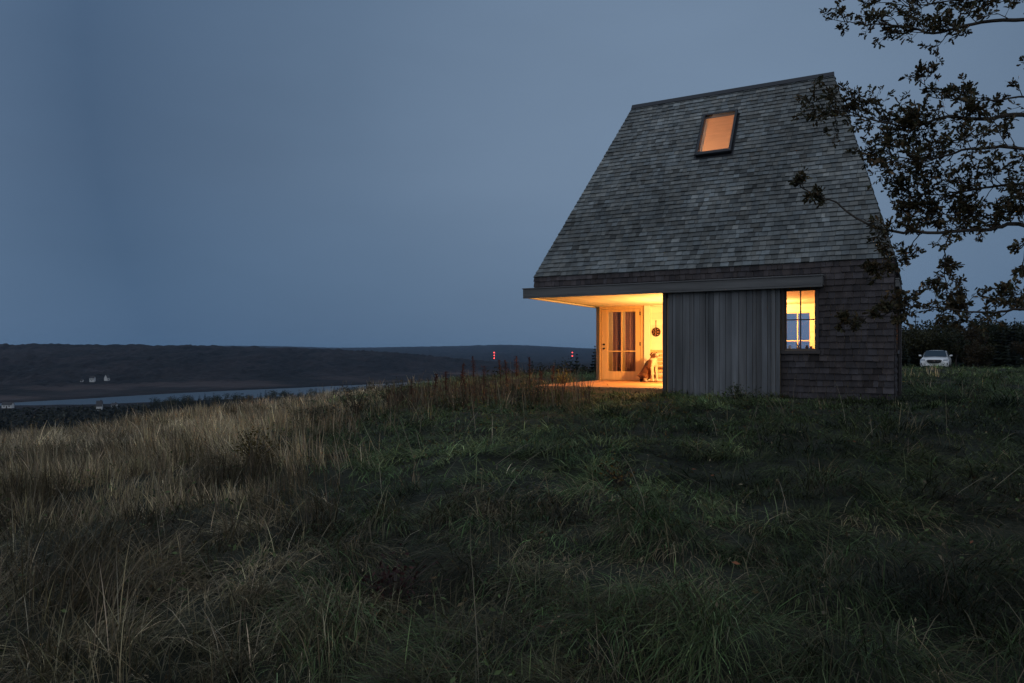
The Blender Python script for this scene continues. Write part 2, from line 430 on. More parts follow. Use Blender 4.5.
shingles(lw, (-LEN-.002, DEP, -.12), (0, -1, 0), (0, 0, 1), (-1, 0, 0), EAVE+.12, lambda v: 0, lambda v: DEP,
         [(DEP-4.16, 9, -.3, 2.19)], e=.121, w=(.08, .2), mi=1, seed=5)
lw.build('wall', [mt['pine'], mt['wall']], house)
bw = M()
BW = [(2.18, 2.86, .45, 2.02), (1.35, 1.95, .45, 2.02)]
core(bw, X(0), X(BW[1][0]), DEP-WT, DEP, -.15, EAVE); core(bw, X(BW[1][1]), X(BW[0][0]), DEP-WT, DEP, -.15, EAVE); core(bw, X(BW[0][1]), X(LEN), DEP-WT, DEP, -.15, EAVE)
for b in BW:
    core(bw, X(b[0]), X(b[1]), DEP-WT, DEP, -.15, b[2]); core(bw, X(b[0]), X(b[1]), DEP-WT, DEP, b[3], EAVE)
shingles(bw, (0, DEP+.002, -.12), (-1, 0, 0), (0, 0, 1), (0, 1, 0), EAVE+.12, lambda v: 0, lambda v: LEN,
         [(b[0]-.05, b[1]+.05, b[2]-.05, b[3]+.05) for b in BW], e=.121, w=(.08, .2), mi=1, seed=6)
bw.build('wall', [mt['pine'], mt['wall']], house)

def window(t0, t1, z0, z1, d, out, nx, nz, fr=.05, matf=None, sillp=True, depth=.09, along='x', side=0):
    """casing proud of the wall + sash bars; 'along' tells which wall it sits in"""
    matf = matf or mt['frame']
    f = M()
    def B(m, a0, a1, n0, n1, z0_, z1_, **k):
        if along == 'x': m.box(X(a0), X(a1), d+out*n0, d+out*n1, z0_, z1_, **k)
        else: m.box(side+out*n0, side+out*n1, a0, a1, z0_, z1_, **k)
    # outer casing
    B(f, t0-fr, t0, -.04, .03, z0-.002, z1+fr); B(f, t1, t1+fr, -.04, .03, z0-.002, z1+fr)
    B(f, t0, t1, -.04, .028, z1, z1+fr)
    # sash
    s = .028
    B(f, t0, t0+s, -.075, -.035, z0, z1); B(f, t1-s, t1, -.075, -.035, z0, z1)
    B(f, t0+s, t1-s, -.075, -.035, z1-s, z1); B(f, t0+s, t1-s, -.075, -.035, z0, z0+s)
    for k in range(1, nx):
        c = t0+(t1-t0)*k/nx; B(f, c-.011, c+.011, -.072, -.038, z0+s, z1-s)
    for k in range(1, nz):
        c = z0+(z1-z0)*k/nz; B(f, t0+s, t1-s, -.070, -.040, c-.011, c+.011)
    fo = f.build('window', matf, house)
    p = M(); B(p, t0+.02, t1-.02, -.057, -.053, z0+.02, z1-.02); p.build('pane', mt['glass'], fo)
    if sillp:
        q = M(); B(q, t0-fr-.03, t1+fr+.03, -.04, .055, z0-.075, z0-.004); q.build('sill', mt['frame'], fo)
    return fo
window(*WIN, 0, -1, 2, 2)
window(*RW, 0, 1, 3, 2, along='y', side=0)
for b in BW: window(*b, DEP, 1, 2, 2, matf=mt['doorwood'], sillp=False)

# floor, ceiling, partition
fl = M(); fl.box(X(WT), X(4.40), WT, DEP-WT, 0, .13); fl.box(X(4.40), X(LEN-WT), 4.26, DEP-WT, 0, .128); fl.build('interior_floor', mt['deckwood'], house)
ce = M(); ce.box(X(WT), X(LEN-WT), WT, DEP-WT, 2.24, 2.42); ce.build('ceiling', mt['pine'], house)
pa = M(); pa.box(X(4.32), X(4.41), WT, DEP-WT, .13, 2.24); pa.build('partition', mt['pine'], house)
# porch ceiling: boards running back, with a track groove along the open left edge
so_ = M(); t = 4.412
r_ = random.Random(5)
while t < 7.60:
    t2 = min(t+.118, 7.60); k = r_.uniform(.9, 1.08)
    so_.box(X(t), X(t2-.004), -.02, 4.15, 2.205, 2.236, c=(k, k, k)); t = t2
so_.box(X(7.68), X(7.78), -.02, 6.1, 2.19, 2.236)
so_.build('porch_ceiling', mt['soffit'], house)
tk = M(); tk.box(X(7.605), X(7.675), -.02, 6.1, 2.225, 2.238); tk.build('door_track', mt['metal'], house)
# beams / hoods over the sliding doors
bm_ = M(); bm_.box(X(1.215), X(7.71), -.245, -.022, 2.205, 2.375); bm_.box(X(1.20), X(7.725), -.262, -.021, 2.378, 2.402)
bm_.box(X(1.215), X(7.71), -.245, -.205, 2.165, 2.203)
bm_.build('track_beam', mt['beam'], house, bevel=.004)
bl = M(); bl.box(X(LEN+.025), X(7.78), -.018, 6.15, 2.24, 2.375); bl.box(X(LEN+.025), X(7.79), -.02, 6.17, 2.378, 2.402); bl.build('track_beam', mt['beam'], house, bevel=.004)
br = M(); br.box(.022, .085, -.02, 3.0, 2.13, 2.26); br.box(.022, .095, -.03, 3.02, 2.262, 2.285); br.build('track_beam', mt['beam'], house, bevel=.004)

def barn(name_m, t0, t1, z0, z1, place, seed):
    """vertical boards of uneven width and depth, plus narrow battens"""
    r = random.Random(seed); m = M(); t = t0
    while t < t1-.01:
        w = r.choice([.07, .085, .10, .12, .15]); t2 = min(t+w, t1)
        if t1-t2 < .05: t2 = t1
        k = max(.5, 1+r.gauss(0, .22)); h = r.uniform(-.02, .02); p = r.choice([0, .006, .012, .018])
        place(m, t+.004, t2-.004, .03-p*.2, .052+p, z0+r.uniform(-.008, .008), z1, (k*(1+h), k, k*(1-h))); t = t2
    return m
def pl_front(m, a, b, n0, n1, z0, z1, c): m.box(X(a), X(b), -.06-n1, -.06-n0, z0, z1, c=c)
bd = barn('d', 2.013, 4.285, -.02, 2.18, pl_front, 8)
bd.box(X(2.02), X(4.28), -.085, -.065, .1, .24); bd.box(X(2.02), X(4.28), -.085, -.065, 1.9, 2.04)
bdo = bd.build('sliding_door', mt['board'], house)
def pl_right(m, a, b, n0, n1, z0, z1, c): m.box(.008+n0, .008+n1, a, b, z0, z1, c=c)
bd2 = barn('d', 1.75, 3.0, .0, 2.12, pl_right, 9); bd2.box(.027, .04, 1.76, 2.99, .1, .24)
bd2.build('sliding_door', mt['frame'], house)
# jamb of the porch opening (dark, right of the opening) and corner post at the rear left
jb = M(); jb.box(X(4.345), X(4.425), -.055, -.003, 0, 2.2); jb.build('jamb', mt['frame'], house)
cpst = M(); cpst.box(X(7.555), X(7.64), 4.10, 4.24, 0, 2.2); cpst.build('corner_post', mt['frame'], house)
# porch back wall: horizontal boards
pw = M(); z = .13; r_ = random.Random(6)
while z < 2.19:
    z2 = min(z+.17, 2.203); k = r_.uniform(.88, 1.06)
    pw.box(X(4.412), X(6.06), 4.15, 4.175, z+.003, z2-.004, c=(k, k, k)); z = z2
pw.box(X(4.412), X(6.06), 4.177, 4.25, .13, 2.203)
pw.build('porch_wall', mt['white'], house)
ps = M(); ps.box(X(6.05), X(6.22), 4.06, 4.25, .13, 2.203); ps.build('door_post', mt['white'], house, bevel=.006)
df = M(); df.box(X(6.223), X(6.335), 4.13, 4.25, .13, 2.203); df.box(X(7.505), X(7.553), 4.13, 4.25, .13, 2.203); df.box(X(6.337), X(7.503), 4.13, 4.25, 2.13, 2.203); df.build('door_frame', mt['doorwood'], house)
d_ = M()
T0, T1, Z0, Z1 = 6.345, 7.495, .145, 2.125
G0, G1, GZ0, GZ1 = 6.495, 7.30, .385, 2.05
d_.box(X(T0), X(G0), 4.15, 4.195, Z0, Z1); d_.box(X(G1), X(T1), 4.15, 4.195, Z0, Z1)
d_.box(X(G0), X(G1), 4.151, 4.194, Z0, GZ0); d_.box(X(G0), X(G1), 4.151, 4.194, GZ1, Z1)
d_.box(X((G0+G1)/2-.02), X((G0+G1)/2+.02), 4.153, 4.19, GZ0, GZ1)
d_.box(X(G0), X(G1), 4.155, 4.188, .93, .965)
door = d_.build('glazed_door', mt['doorwood'], house, bevel=.004)
p = M(); p.box(X(G0), X(G1), 4.168, 4.172, GZ0, GZ1); p.build('pane', mt['glass'], door)
h_ = M()
for z in (1.02, 1.14):
    h_ = M(); h_.lathe([(.0, -.05), (.022, -.05), (.022, -.012), (.03, -.01), (.03, 0), (0, 0)], (X(7.42), 4.15, z), 10, 'y'); h_.build('handle' if z < 1.1 else 'lock', mt['metal'], door, smooth=True)

for z in (.30, 1.15, 1.99):
    q = M(); q.box(X(6.315), X(6.37), 4.135, 4.149, z-.05, z+.05); q.tube([(X(6.342), 4.133, z-.055), (X(6.342), 4.133, z+.055)], .009, 6); q.build('hinge', mt['metal'], door)
# curtains behind the panes
for (a, b) in ((6.47, 6.83), (6.93, 7.20)):
    cu = M(); n = 26
    for k in range(n):
        ta = a+(b-a)*k/n; tb = a+(b-a)*(k+1)/n
        ya = 4.27+.022*math.sin(k*1.9); yb = 4.27+.022*math.sin((k+1)*1.9)
        cu.face([(X(ta), ya, .16), (X(tb), yb, .16), (X(tb), yb, 2.15), (X(ta), ya, 2.15)])
        cu.face([(X(ta), ya+.004, .16), (X(tb), yb+.004, .16), (X(tb), yb+.004, 2.15), (X(ta), ya+.004, 2.15)])
    cu.build('curtain', mt['curtain'], house, smooth=True, recalc=False)
# deck
dk = M(); t = 4.42; r_ = random.Random(8)
while t < 7.5:
    t2 = min(t+.14, 7.52); k = r_.uniform(.82, 1.1)
    dk.box(X(t), X(t2-.006), -.02, 4.145, .09, .13, c=(k, k*r_.uniform(.95, 1.02), k)); t = t2
dk.box(X(4.42), X(7.5), 0, .05, -.2, .088); dk.box(X(7.45), X(7.5), .05, 4.14, -.2, .088); dk.box(X(4.45), X(7.45), 2, 2.05, -.2, .088)
dk.build('deck', mt['deckwood'], house)

# roof: deck of boards with a skylight hole, shingles on top
SKT, SKV, SKI = (3.44, 4.15), (.612, .838), (.60, .93)
def rp(t, v, outer=True):
    if outer: return Vector((X(t), DEP/2*v, EAVE+(RIDGE-EAVE)*v))
    return Vector((X(t), .19+(DEP/2-.19)*v, EAVE-.02+(RIDGE-.30-EAVE+.02)*v))
rf = M()
def quadwith(hole, outer, mi):
    L0, L1, U0, U1 = 0, LEN, INS, LEN-INS
    def e_l(v): return INS*v
    def e_r(v): return LEN-INS*v
    a, b = SKT; c, d = SKV if outer else SKI
    g = lambda t, v: rp(t, v, outer)
    rf.face([g(0, 0), g(LEN, 0), g(e_r(c), c), g(e_l(c), c)], mi)
    rf.face([g(e_l(d), d), g(e_r(d), d), g(e_r(1), 1), g(e_l(1), 1)], mi)
    rf.face([g(e_l(c), c), g(a, c), g(a, d), g(e_l(d), d)], mi)
    rf.face([g(b, c), g(e_r(c), c), g(e_r(d), d), g(b, d)], mi)
quadwith(True, True, 0); quadwith(True, False, 1)
a, b = SKT; c, d = SKV
for (p0, p1) in (((a, c), (b, c)), ((b, c), (b, d)), ((b, d), (a, d)), ((a, d), (a, c))):
    inn = lambda p: rp(p[0], SKI[0] if p[1] == c else SKI[1], False)
    rf.face([rp(*p0), rp(*p1), inn(p1), inn(p0)], 2)
def mirror(p): return Vector((p.x, DEP-p.y, p.z))
for o_, mi in ((True, 0), (False, 1)):
    q = [rp(0, 0, o_), rp(LEN, 0, o_), rp(LEN-INS, 1, o_), rp(INS, 1, o_)]
    m_ = [mirror(p) for p in q]
    rf.face(m_, mi); rf.face([q[0], m_[0], q[3]] if True else [], mi); rf.face([q[1], m_[1], q[2]], mi)
SLF = math.hypot(DEP/2, RIDGE-EAVE); SLE = math.hypot(INS, RIDGE-EAVE)
Vf = Vector((0, DEP/2, RIDGE-EAVE))/SLF; Nf = Vector((0, -(RIDGE-EAVE), DEP/2))/SLF
hole = [(SKT[0]-.10, SKT[1]+.10, SKV[0]*SLF-.12, SKV[1]*SLF+.10)]
shingles(rf, rp(0, 0)+Nf*.004-Vf*.03, (-1, 0, 0), Vf, Nf, SLF+.03, lambda v: INS*v/SLF-.012, lambda v: LEN-INS*v/SLF+.012, hole, mi=3, seed=21, var=.34)
Vb = Vector((0, -DEP/2, RIDGE-EAVE))/SLF; Nb = Vector((0, (RIDGE-EAVE), DEP/2))/SLF
shingles(rf, Vector((0, DEP, EAVE))+Nb*.004-Vb*.03, (-1, 0, 0), Vb, Nb, SLF+.03, lambda v: INS*v/SLF-.012, lambda v: LEN-INS*v/SLF+.012, [], mi=3, seed=22)
Ve = Vector((-INS, 0, RIDGE-EAVE))/SLE; Ne = Vector((RIDGE-EAVE, 0, INS))/SLE
shingles(rf, Vector((0, 0, EAVE))+Ne*.004-Ve*.03, (0, 1, 0), Ve, Ne, SLE+.03, lambda v: DEP/2*v/SLE-.008, lambda v: DEP-DEP/2*v/SLE+.008, [], mi=3, seed=23)
Vl = Vector((INS, 0, RIDGE-EAVE))/SLE; Nl = Vector((-(RIDGE-EAVE), 0, INS))/SLE
shingles(rf, Vector((-LEN, 0, EAVE))+Nl*.004-Vl*.03, (0, 1, 0), Vl, Nl, SLE+.03, lambda v: DEP/2*v/SLE-.008, lambda v: DEP-DEP/2*v/SLE+.008, [], mi=3, seed=24)
roof = rf.build('roof', [mt['flash'], mt['attic'], mt['white'], mt['roof']], house)
rc = M()
ra, rb = X(INS-.03), X(LEN-INS+.03)
for s in (-1, 1):
    y0 = DEP/2; N_ = Nf if s < 0 else Nb; V_ = Vf if s < 0 else Vb
    top = Vector((0, y0, RIDGE+.045)); bot = top - V_*.14
    for (xa, xb) in ((ra, rb),):
        rc.hexa([(xa, bot.y, bot.z), (xb, bot.y, bot.z), (xb, top.y, top.z), (xa, top.y, top.z)] +
                [(xa, (bot+N_*.02).y, (bot+N_*.02).z), (xb, (bot+N_*.02).y, (bot+N_*.02).z), (xb, (top+N_*.02).y, (top+N_*.02).z), (xa, (top+N_*.02).y, (top+N_*.02).z)])
rc.build('ridge_cap', mt['flash'], roof)
# skylight
sk = M()
def sp(t, v, h): return rp(t, v)+Nf*h
fr_t, fr_v = .058, .058/SLF
def skbar(t0, t1, v0, v1, h0, h1): sk.hexa([sp(t0, v0, h0), sp(t1, v0, h0), sp(t1, v1, h0), sp(t0, v1, h0), sp(t0, v0, h1), sp(t1, v0, h1), sp(t1, v1, h1), sp(t0, v1, h1)])
skbar(a-fr_t, a, c-fr_v*1.5, d+fr_v, .0, .12); skbar(b, b+fr_t, c-fr_v*1.5, d+fr_v, .0, .12)
skbar(a, b, c-fr_v*1.5, c, .0, .118); skbar(a, b, d, d+fr_v, .0, .118)
skbar(a-fr_t-.05, b+fr_t+.05, c-fr_v*2.6, c-fr_v*1.5, .0, .03)
sko = sk.build('skylight', mt['flash'], roof, bevel=.006)
p = M(); p.hexa([sp(a, c, .085), sp(b, c, .085), sp(b, d, .085), sp(a, d, .085), sp(a, c, .09), sp(b, c, .09), sp(b, d, .09), sp(a, d, .09)]); p.build('pane', mt['glass'], sko)

# lamps: a porch sconce behind the sliding door, a pendant in the room, one in the loft
def lamp(name, t, d, z, power, col=(1, .60, .24), rad=.05, up=-.14):
    m = M(); m.lathe([(0, .07), (.03, .065), (.055, .03), (.06, 0), (.05, -.04), (.02, -.062), (0, -.065)], (X(t), d, z), 14)
    o = m.build(name, mt['bulb'], house, smooth=True)
    l = bpy.data.lights.new(name+'_light', 'POINT'); l.energy = power; l.color = col; l.shadow_soft_size = rad
    lo = bpy.data.objects.new(name+'_light', l); COL.objects.link(lo); lo.parent = house; lo.location = (X(t), d, z)
    o.visible_shadow = True
    lo.location.z = z+up
    return o
lamp('porch_light', 4.60, 2.2, 1.36, 470, (1, .54, .17))
lamp('room_light', 3.3, 4.6, 2.05, 560, (1, .62, .22))
lamp('hall_light', 6.2, 5.4, 1.9, 32, (1, .58, .2))
lamp('loft_light', 5.2, 3.1, 4.2, 150, (1, .64, .40), up=.14)

# ------------------------------------------------------------------ things on the porch and the sill
def at(t, d, z=0): return loc2w(t, d, z)
pan = empty('roasting_pan', at(5.90, 4.148, 1.47), HROT, 'round dark perforated roasting pan hung by its handle on the porch wall', 'pan')
mt['pan'] = mat('dark_red_enamel', (.022, .007, .004), .8, n1=((60, 60, 60), 2, .5, 1.5))
m = M(); m.lathe([(0, -.035), (.10, -.035), (.122, -.03), (.128, -.008), (.118, -.004), (0, -.004)], n=28, axis='y'); m.build('bowl', mt['pan'], pan, smooth=True)
for k in range(3):
    rr = (.0, .05, .09)[k]; nn = (1, 4, 7)[k]
    for q in range(nn):
        an = 2*math.pi*q/nn; m = M(); m.lathe([(0, -.0375), (.011, -.0375), (.011, -.034)], (rr*math.cos(an), 0, rr*math.sin(an)), 8, 'y'); m.build('perforation', mt['deckwood'], pan)
m = M(); m.tube([(0, -.02, .125), (0, -.018, .22), (0, -.015, .32)], [.011, .009, .013], 8); m.build('handle', mt['metal'], pan)

bn = empty('bench', at(5.27, 3.95, .13), HROT, 'pale slatted wooden bench against the porch wall behind the dog', 'bench')
m = M()
for k in range(4): m.box(-.80, .80, -.19+k*.09, -.11+k*.09, .40, .425)
m.build('seat', mt['doorwood'], bn)
m = M()
for k in range(4): m.box(-.80, .80, .165, .185, .46+k*.105, .53+k*.105)
m.build('backrest', mt['doorwood'], bn)
for (x, y) in ((-.76, -.16), (.76, -.16), (-.76, .17), (.76, .17)):
    m = M(); m.box(x-.025, x+.025, y-.025-(.0), y-.0, 0, .40 if y < 0 else .86); m.build('leg', mt['doorwood'], bn)
m = M(); m.box(-.74, .74, -.172, -.166, .12, .18); m.box(-.74, .74, -.172, -.166, .26, .32); m.build('rail', mt['doorwood'], bn)

# dog: one skinned body, seated, facing right along the porch with the head turned to the camera
def skin(name, verts, edges, radii, root, material, parent, colfn, sub=2):
    bm = bmesh.new(); lay = bm.verts.layers.skin.verify()
    vs = []
    for i, p in enumerate(verts):
        v = bm.verts.new(p); v[lay].radius = radii[i] if hasattr(radii[i], '__len__') else (radii[i], radii[i]); v[lay].use_root = (i == root); vs.append(v)
    for (i, j) in edges: bm.edges.new((vs[i], vs[j]))
    me = bpy.data.meshes.new(name+'_skeleton'); bm.to_mesh(me); bm.free()
    o = bpy.data.objects.new(name, me); COL.objects.link(o)
    o.modifiers.new('skin', 'SKIN').use_smooth_shade = True
    s = o.modifiers.new('sub', 'SUBSURF'); s.levels = sub; s.render_levels = sub
    dg = bpy.context.evaluated_depsgraph_get(); me2 = bpy.data.meshes.new_from_object(o.evaluated_get(dg))
    o.modifiers.clear(); o.data = me2; me2.name = name
    bpy.data.meshes.remove(me)
    at_ = me2.attributes.new('tint', 'FLOAT_COLOR', 'POINT')
    for v in me2.vertices: at_.data[v.index].color = (*colfn(v.co), 1)
    me2.materials.clear(); me2.materials.append(material)
    for p_ in me2.polygons: p_.use_smooth = True
    if parent: o.parent = parent
    return o
mt['fur'] = mat('dog_fur', (1, 1, 1), .9, n1=((60, 60, 60), 3, .75, 1.2), bump=((120, 120, 120), .6, .006))
dog = empty('dog', at(5.80, 3.40, .13), HROT+R(-22), 'brown and white long haired dog sitting on the porch deck', 'dog')
V_ = [(-.20, 0, .13), (-.17, 0, .27), (-.06, 0, .38), (.05, 0, .47), (.09, 0, .58), (.12, -.01, .68), (.20, -.03, .675), (.275, -.05, .655),   # rump..head..muzzle
      (.08, -.075, .40), (.10, -.08, .22), (.12, -.08, .05), (.17, -.085, .025),
      (.08, .075, .40), (.10, .08, .22), (.12, .08, .05), (.17, .075, .025),
      (-.12, -.12, .15), (-.01, -.15, .15), (-.09, -.15, .045), (.02, -.155, .025),
      (-.12, .12, .15), (-.01, .15, .15), (-.09, .15, .045), (.02, .155, .025),
      (-.30, .02, .05), (-.40, .05, .035)]
E_ = [(0, 1), (1, 2), (2, 3), (3, 4), (4, 5), (5, 6), (6, 7), (3, 8), (8, 9), (9, 10), (10, 11), (3, 12), (12, 13), (13, 14), (14, 15),
      (0, 16), (16, 17), (17, 18), (18, 19), (0, 20), (20, 21), (21, 22), (22, 23), (0, 24), (24, 25)]
Rd = [.13, .14, .14, .12, .085, .088, .05, .032, .06, .042, .032, .03, .06, .042, .032, .03, .08, .07, .04, .03, .08, .07, .04, .03, .045, .03]
CRM, BRN, DRK = (.42, .33, .22), (.10, .034, .014), (.030, .014, .010)
def dogcol(p):
    if p.x > .10 and p.z < .56: return CRM
    if p.z < .10 and p.x > -.06: return CRM
    if p.z > .55:
        if p.x > .235 and p.z > .655: return DRK if p.x > .29 else CRM
        if abs(p.y+.02) < .035 or p.x > .19: return CRM
        return BRN if p.z > .6 else CRM
    if p.z > .40 and p.x < .02: return DRK
    return BRN
dog.scale = (1.08, 1.08, 1.06)
body = skin('body', V_, E_, Rd, 1, mt['fur'], dog, dogcol)
for s in (-1, 1):
    m = M(); b_ = Vector((.09, s*.06-.01, .735))
    m.face([b_+Vector((-.03, 0, 0)), b_+Vector((.04, 0, .01)), b_+Vector((.03, s*.045, -.03)), b_+Vector((.02, s*.065, -.10)), b_+Vector((-.025, s*.05, -.05))], c=(.10, .04, .02))
    m.face([b_+Vector((-.03, s*.012, 0)), b_+Vector((.04, s*.012, .01)), b_+Vector((.03, s*.057, -.03)), b_+Vector((.02, s*.077, -.10)), b_+Vector((-.025, s*.062, -.05))], c=(.10, .04, .02))
    m.build('ear', mt['fur'], dog)
    m = M(); m.lathe([(0, -.01), (.009, -.006), (.011, 0), (.009, .006), (0, .01)], (.195, s*.04-.03, .705), 8, 'z'); m.build('eye', mt['metal'], dog, smooth=True)
m = M(); m.lathe([(0, -.014), (.013, -.008), (.016, 0), (.012, .01), (0, .014)], (.308, -.056, .668), 10, 'x'); m.build('nose', mt['metal'], dog, smooth=True)

# sill things
pt = empty('potted_plant', at(1.70, .105, .953), HROT, 'small dark potted plant on the sill inside the four pane window', 'potted plant')
m = M(); m.lathe([(0, 0), (.03, 0), (.038, .055), (.034, .055), (.03, .045), (0, .045)], n=14); m.build('pot', mt['deckwood'], pt)
m = M()
for k in range(16):
    an = rnd.uniform(0, 6.28); l = rnd.uniform(.06, .13); u = Vector((math.cos(an)*.5, math.sin(an)*.3, 1)).normalized()
    b0 = Vector((0, 0, .045)); s_ = Vector((-math.sin(an), math.cos(an), 0))*.012
    m.face([b0, b0+u*l*.5+s_, b0+u*l, b0+u*l*.5-s_], c=(.03, .05, .015))
m.build('leaves', mt['leaf'], pt, recalc=False)
for i, (t, h, lab, cc) in enumerate(((1.46, .06, 'short dark jar at the right end of the window sill', (.10, .05, .03)), (1.54, .075, 'taller dark jar beside the short one on the window sill', (.14, .06, .03)), (1.86, .07, 'pale jar at the left end of the window sill', (.6, .55, .5)))):
    j = empty('jar', at(t, .10, .953), HROT, lab, 'jar', 'jars on the window sill')
    m = M(); m.lathe([(0, 0), (.026, 0), (.03, .01), (.03, h*.7), (.022, h*.85), (.022, h), (0, h)], n=14, c=cc); m.build('body', mt['fur'], j, smooth=True)
    m = M(); m.lathe([(0, h+.014), (.024, h+.014), (.024, h+.001), (0, h+.001)], n=14); m.build('lid', mt['metal'], j)

# ------------------------------------------------------------------ grass and weeds
TIPS = []
def blades(name, root, L, w, az, th0, th1, col, mat_, label_=None, twist=None):
    """root (n,3); 3-segment tapering blades, bending from th0 to th0+th1 (radians from vertical) towards az"""
    n = len(root)
    s = np.array([0, .36, .70, 1.0]); pts = np.zeros((n, 4, 3)); pts[:, 0] = root
    for k in range(1, 4):
        th = th0+th1*(s[k]+s[k-1])/2; ds = L*(s[k]-s[k-1])
        pts[:, k, 0] = pts[:, k-1, 0]+np.sin(th)*np.cos(az)*ds
        pts[:, k, 1] = pts[:, k-1, 1]+np.sin(th)*np.sin(az)*ds
        pts[:, k, 2] = pts[:, k-1, 2]+np.cos(th)*ds
    TIPS[:] = [pts[:, 3].copy()]
    wa = az+np.pi/2+(twist if twist is not None else rng.normal(0, .5, n))
    wd = np.stack([np.cos(wa), np.sin(wa), np.zeros(n)], -1)
    V = np.zeros((n, 7, 3))
    for k, f in enumerate((.8, 1.0, .7)):
        V[:, 2*k] = pts[:, k]-wd*(w*f/2)[:, None]; V[:, 2*k+1] = pts[:, k]+wd*(w*f/2)[:, None]
    V[:, 6] = pts[:, 3]
    T = np.array([[0, 1, 3], [0, 3, 2], [2, 3, 5], [2, 5, 4], [4, 5, 6]])
    tris = (np.arange(n)[:, None, None]*7+T[None]).reshape(-1, 3)
    cols = np.repeat(col, 7, axis=0)
    return npmesh(name, V.reshape(-1, 3), tris, cols, mat_)

def scatter(n, z0, z1, p, px0=-90, px1=1120):
    """points on the ground in the view wedge, density falling with distance as Z^-(1+p)"""
    u = rng.random(n); q = 1-p
    Z = (z0**q+u*(z1**q-z0**q))**(1/q)
    px = rng.uniform(px0, px1, n)
    return (px-CX)/F*Z, Z
def outside(x, y, m=.12):
    t, d = w2loc(x, y)
    return ~((t > -m-.06) & (t < LEN+.12) & (d > -m) & (d < DEP+.1))

def dryness(x, y):
    r = x/np.maximum(y, .5)
    return sstep(-.13, -.42, r + .42*(fbm(x/2.4, y/2.4, 41)-.5) + .06*sstep(9, 5, y))
def col_mix(a, b, t): return np.asarray(a)[None]*(1-t[:, None])+np.asarray(b)[None]*t[:, None]

NCL = 34000
x, y = scatter(NCL, 1.5, 62, .20)
xe = rng.uniform(-45, 40, 2600); ye = rng.uniform(-25, 30, 2600)     # a sparse surround outside the wedge
k = (np.abs(xe) > .8*np.maximum(ye, 0)+1.0); x = np.concatenate([x, xe[k]]); y = np.concatenate([y, ye[k]])
for (a_, b_, n_) in ((-560, -90, 8000), (1120, 1420, 3500)):          # the slope goes on to both sides
    xs_, ys_ = scatter(n_, 1.5, 45, .2, a_, b_); x = np.concatenate([x, xs_]); y = np.concatenate([y, ys_])
k = outside(x, y) & (np.hypot(x, y) > 1.1); x, y = x[k], y[k]
n = len(x)
dry = dryness(x, y)
isdry = rng.random(n) < dry*.95+.012
near = sstep(8.5, 4.6, y+1.2*(fbm(x/2, y/2, 9)-.5))*(rng.random(n) < .9)
lodge = fbm(x/1.6, y/1.6, 55)                                          # where the grass lies flat
swirl = 2*np.pi*fbm(x/4.0, y/4.0, 61)*1.6 - 1.2
patch = fbm(x/1.1, y/1.1, 71); patch2 = fbm(x/4, y/4, 77)
tallz = sstep(.42, .62, fbm(x/2.6, y/2.6, 81))
# tussocks: every clump belongs to the nearest centre of a jittered lattice and spills away from it
def tussock(x, y, cell, sd):
    i0 = np.floor(x/cell); j0 = np.floor(y/cell); best = np.full(len(x), 9e9); out_ = [np.zeros(len(x)) for _ in range(4)]
    for di in (-1, 0, 1):
        for dj in (-1, 0, 1):
            i, j = i0+di, j0+dj
            cx2 = (i+.1+.8*hash2(i, j, sd))*cell; cy2 = (j+.1+.8*hash2(i, j, sd+1))*cell
            dd = np.hypot(x-cx2, y-cy2); m_ = dd < best; best = np.where(m_, dd, best)
            for q, val in enumerate((x-cx2, y-cy2, hash2(i, j, sd+2), hash2(i, j, sd+3))): out_[q] = np.where(m_, val, out_[q])
    return best, out_
cellsz = .62
tb, (tdx, tdy, th_a, th_b) = tussock(x, y, cellsz, 401)
trel = np.clip(tb/(cellsz*.62), 0, 1); taz = np.arctan2(tdy, tdx)
# per-clump parameters
pk = vnoise(x/.55, y/.55, 91)
Lc = np.where(isdry, .20+.22*patch+.12*tallz+.14*pk, .20+.20*patch+.08*tallz)
Lc = np.where(near > .5, .30+.25*patch, Lc)
flat = np.where(isdry, .30+1.0*sstep(.46, .64, lodge), 1.15+.9*lodge)
Lc = np.where(near > .5, Lc*.86, Lc)
flat = np.where(near > .5, .85+1.25*lodge, flat)
t_, d_l = w2loc(x, y); byhouse = (d_l > -2.2) & (d_l < 0) & (t_ > -1) & (t_ < 9)
flat = np.where(isdry, flat*(.55+.75*trel), flat*(.8+.7*trel)+.45)
Lc = np.where(isdry, Lc*(.55+.55*th_a)*(1.12-.35*trel), Lc*(.45+.5*th_a)*(1.1-.3*trel))
flat = np.where(byhouse, flat*.55, flat); Lc = np.where(byhouse, Lc*.55, Lc)
rightshade = sstep(.5, 4, x)*(1-sstep(9.5, 13.5, y))*.62  # oak shade over the right foreground, painted into the grass colour
g1, g2, g3 = (.085, .138, .056), (.175, .215, .095), (.056, .080, .040)
t1, t2, t3 = (.48, .40, .27), (.29, .24, .15), (.11, .09, .064)
cg = col_mix(g3, g2, sstep(.3, .7, patch2*.6+patch*.4)); cg = np.where((rng.random(n) < .35)[:, None], np.array(g1)[None], cg)
ct = col_mix(t3, t1, sstep(.3, .68, patch2*.35+patch*.3+pk*.35)); ct = np.where((rng.random(n) < .25)[:, None], np.array(t2)[None], ct)
cn = col_mix((.085, .080, .048), (.36, .30, .19), sstep(.38, .78, patch*.6+lodge*.4))
cc = np.where(isdry[:, None], ct, cg)
cc = np.where((near > .5)[:, None] & (rng.random(n) < (.72-.42*sstep(-.1, 1.5, x)))[:, None], cn, cc)
cc = cc*(.28+1.35*th_b)[:, None]*np.where(isdry, 1.1, .85)[:, None]*(1-rightshade)[:, None]
nb = np.where(isdry, rng.integers(9, 17, n), rng.integers(14, 24, n))
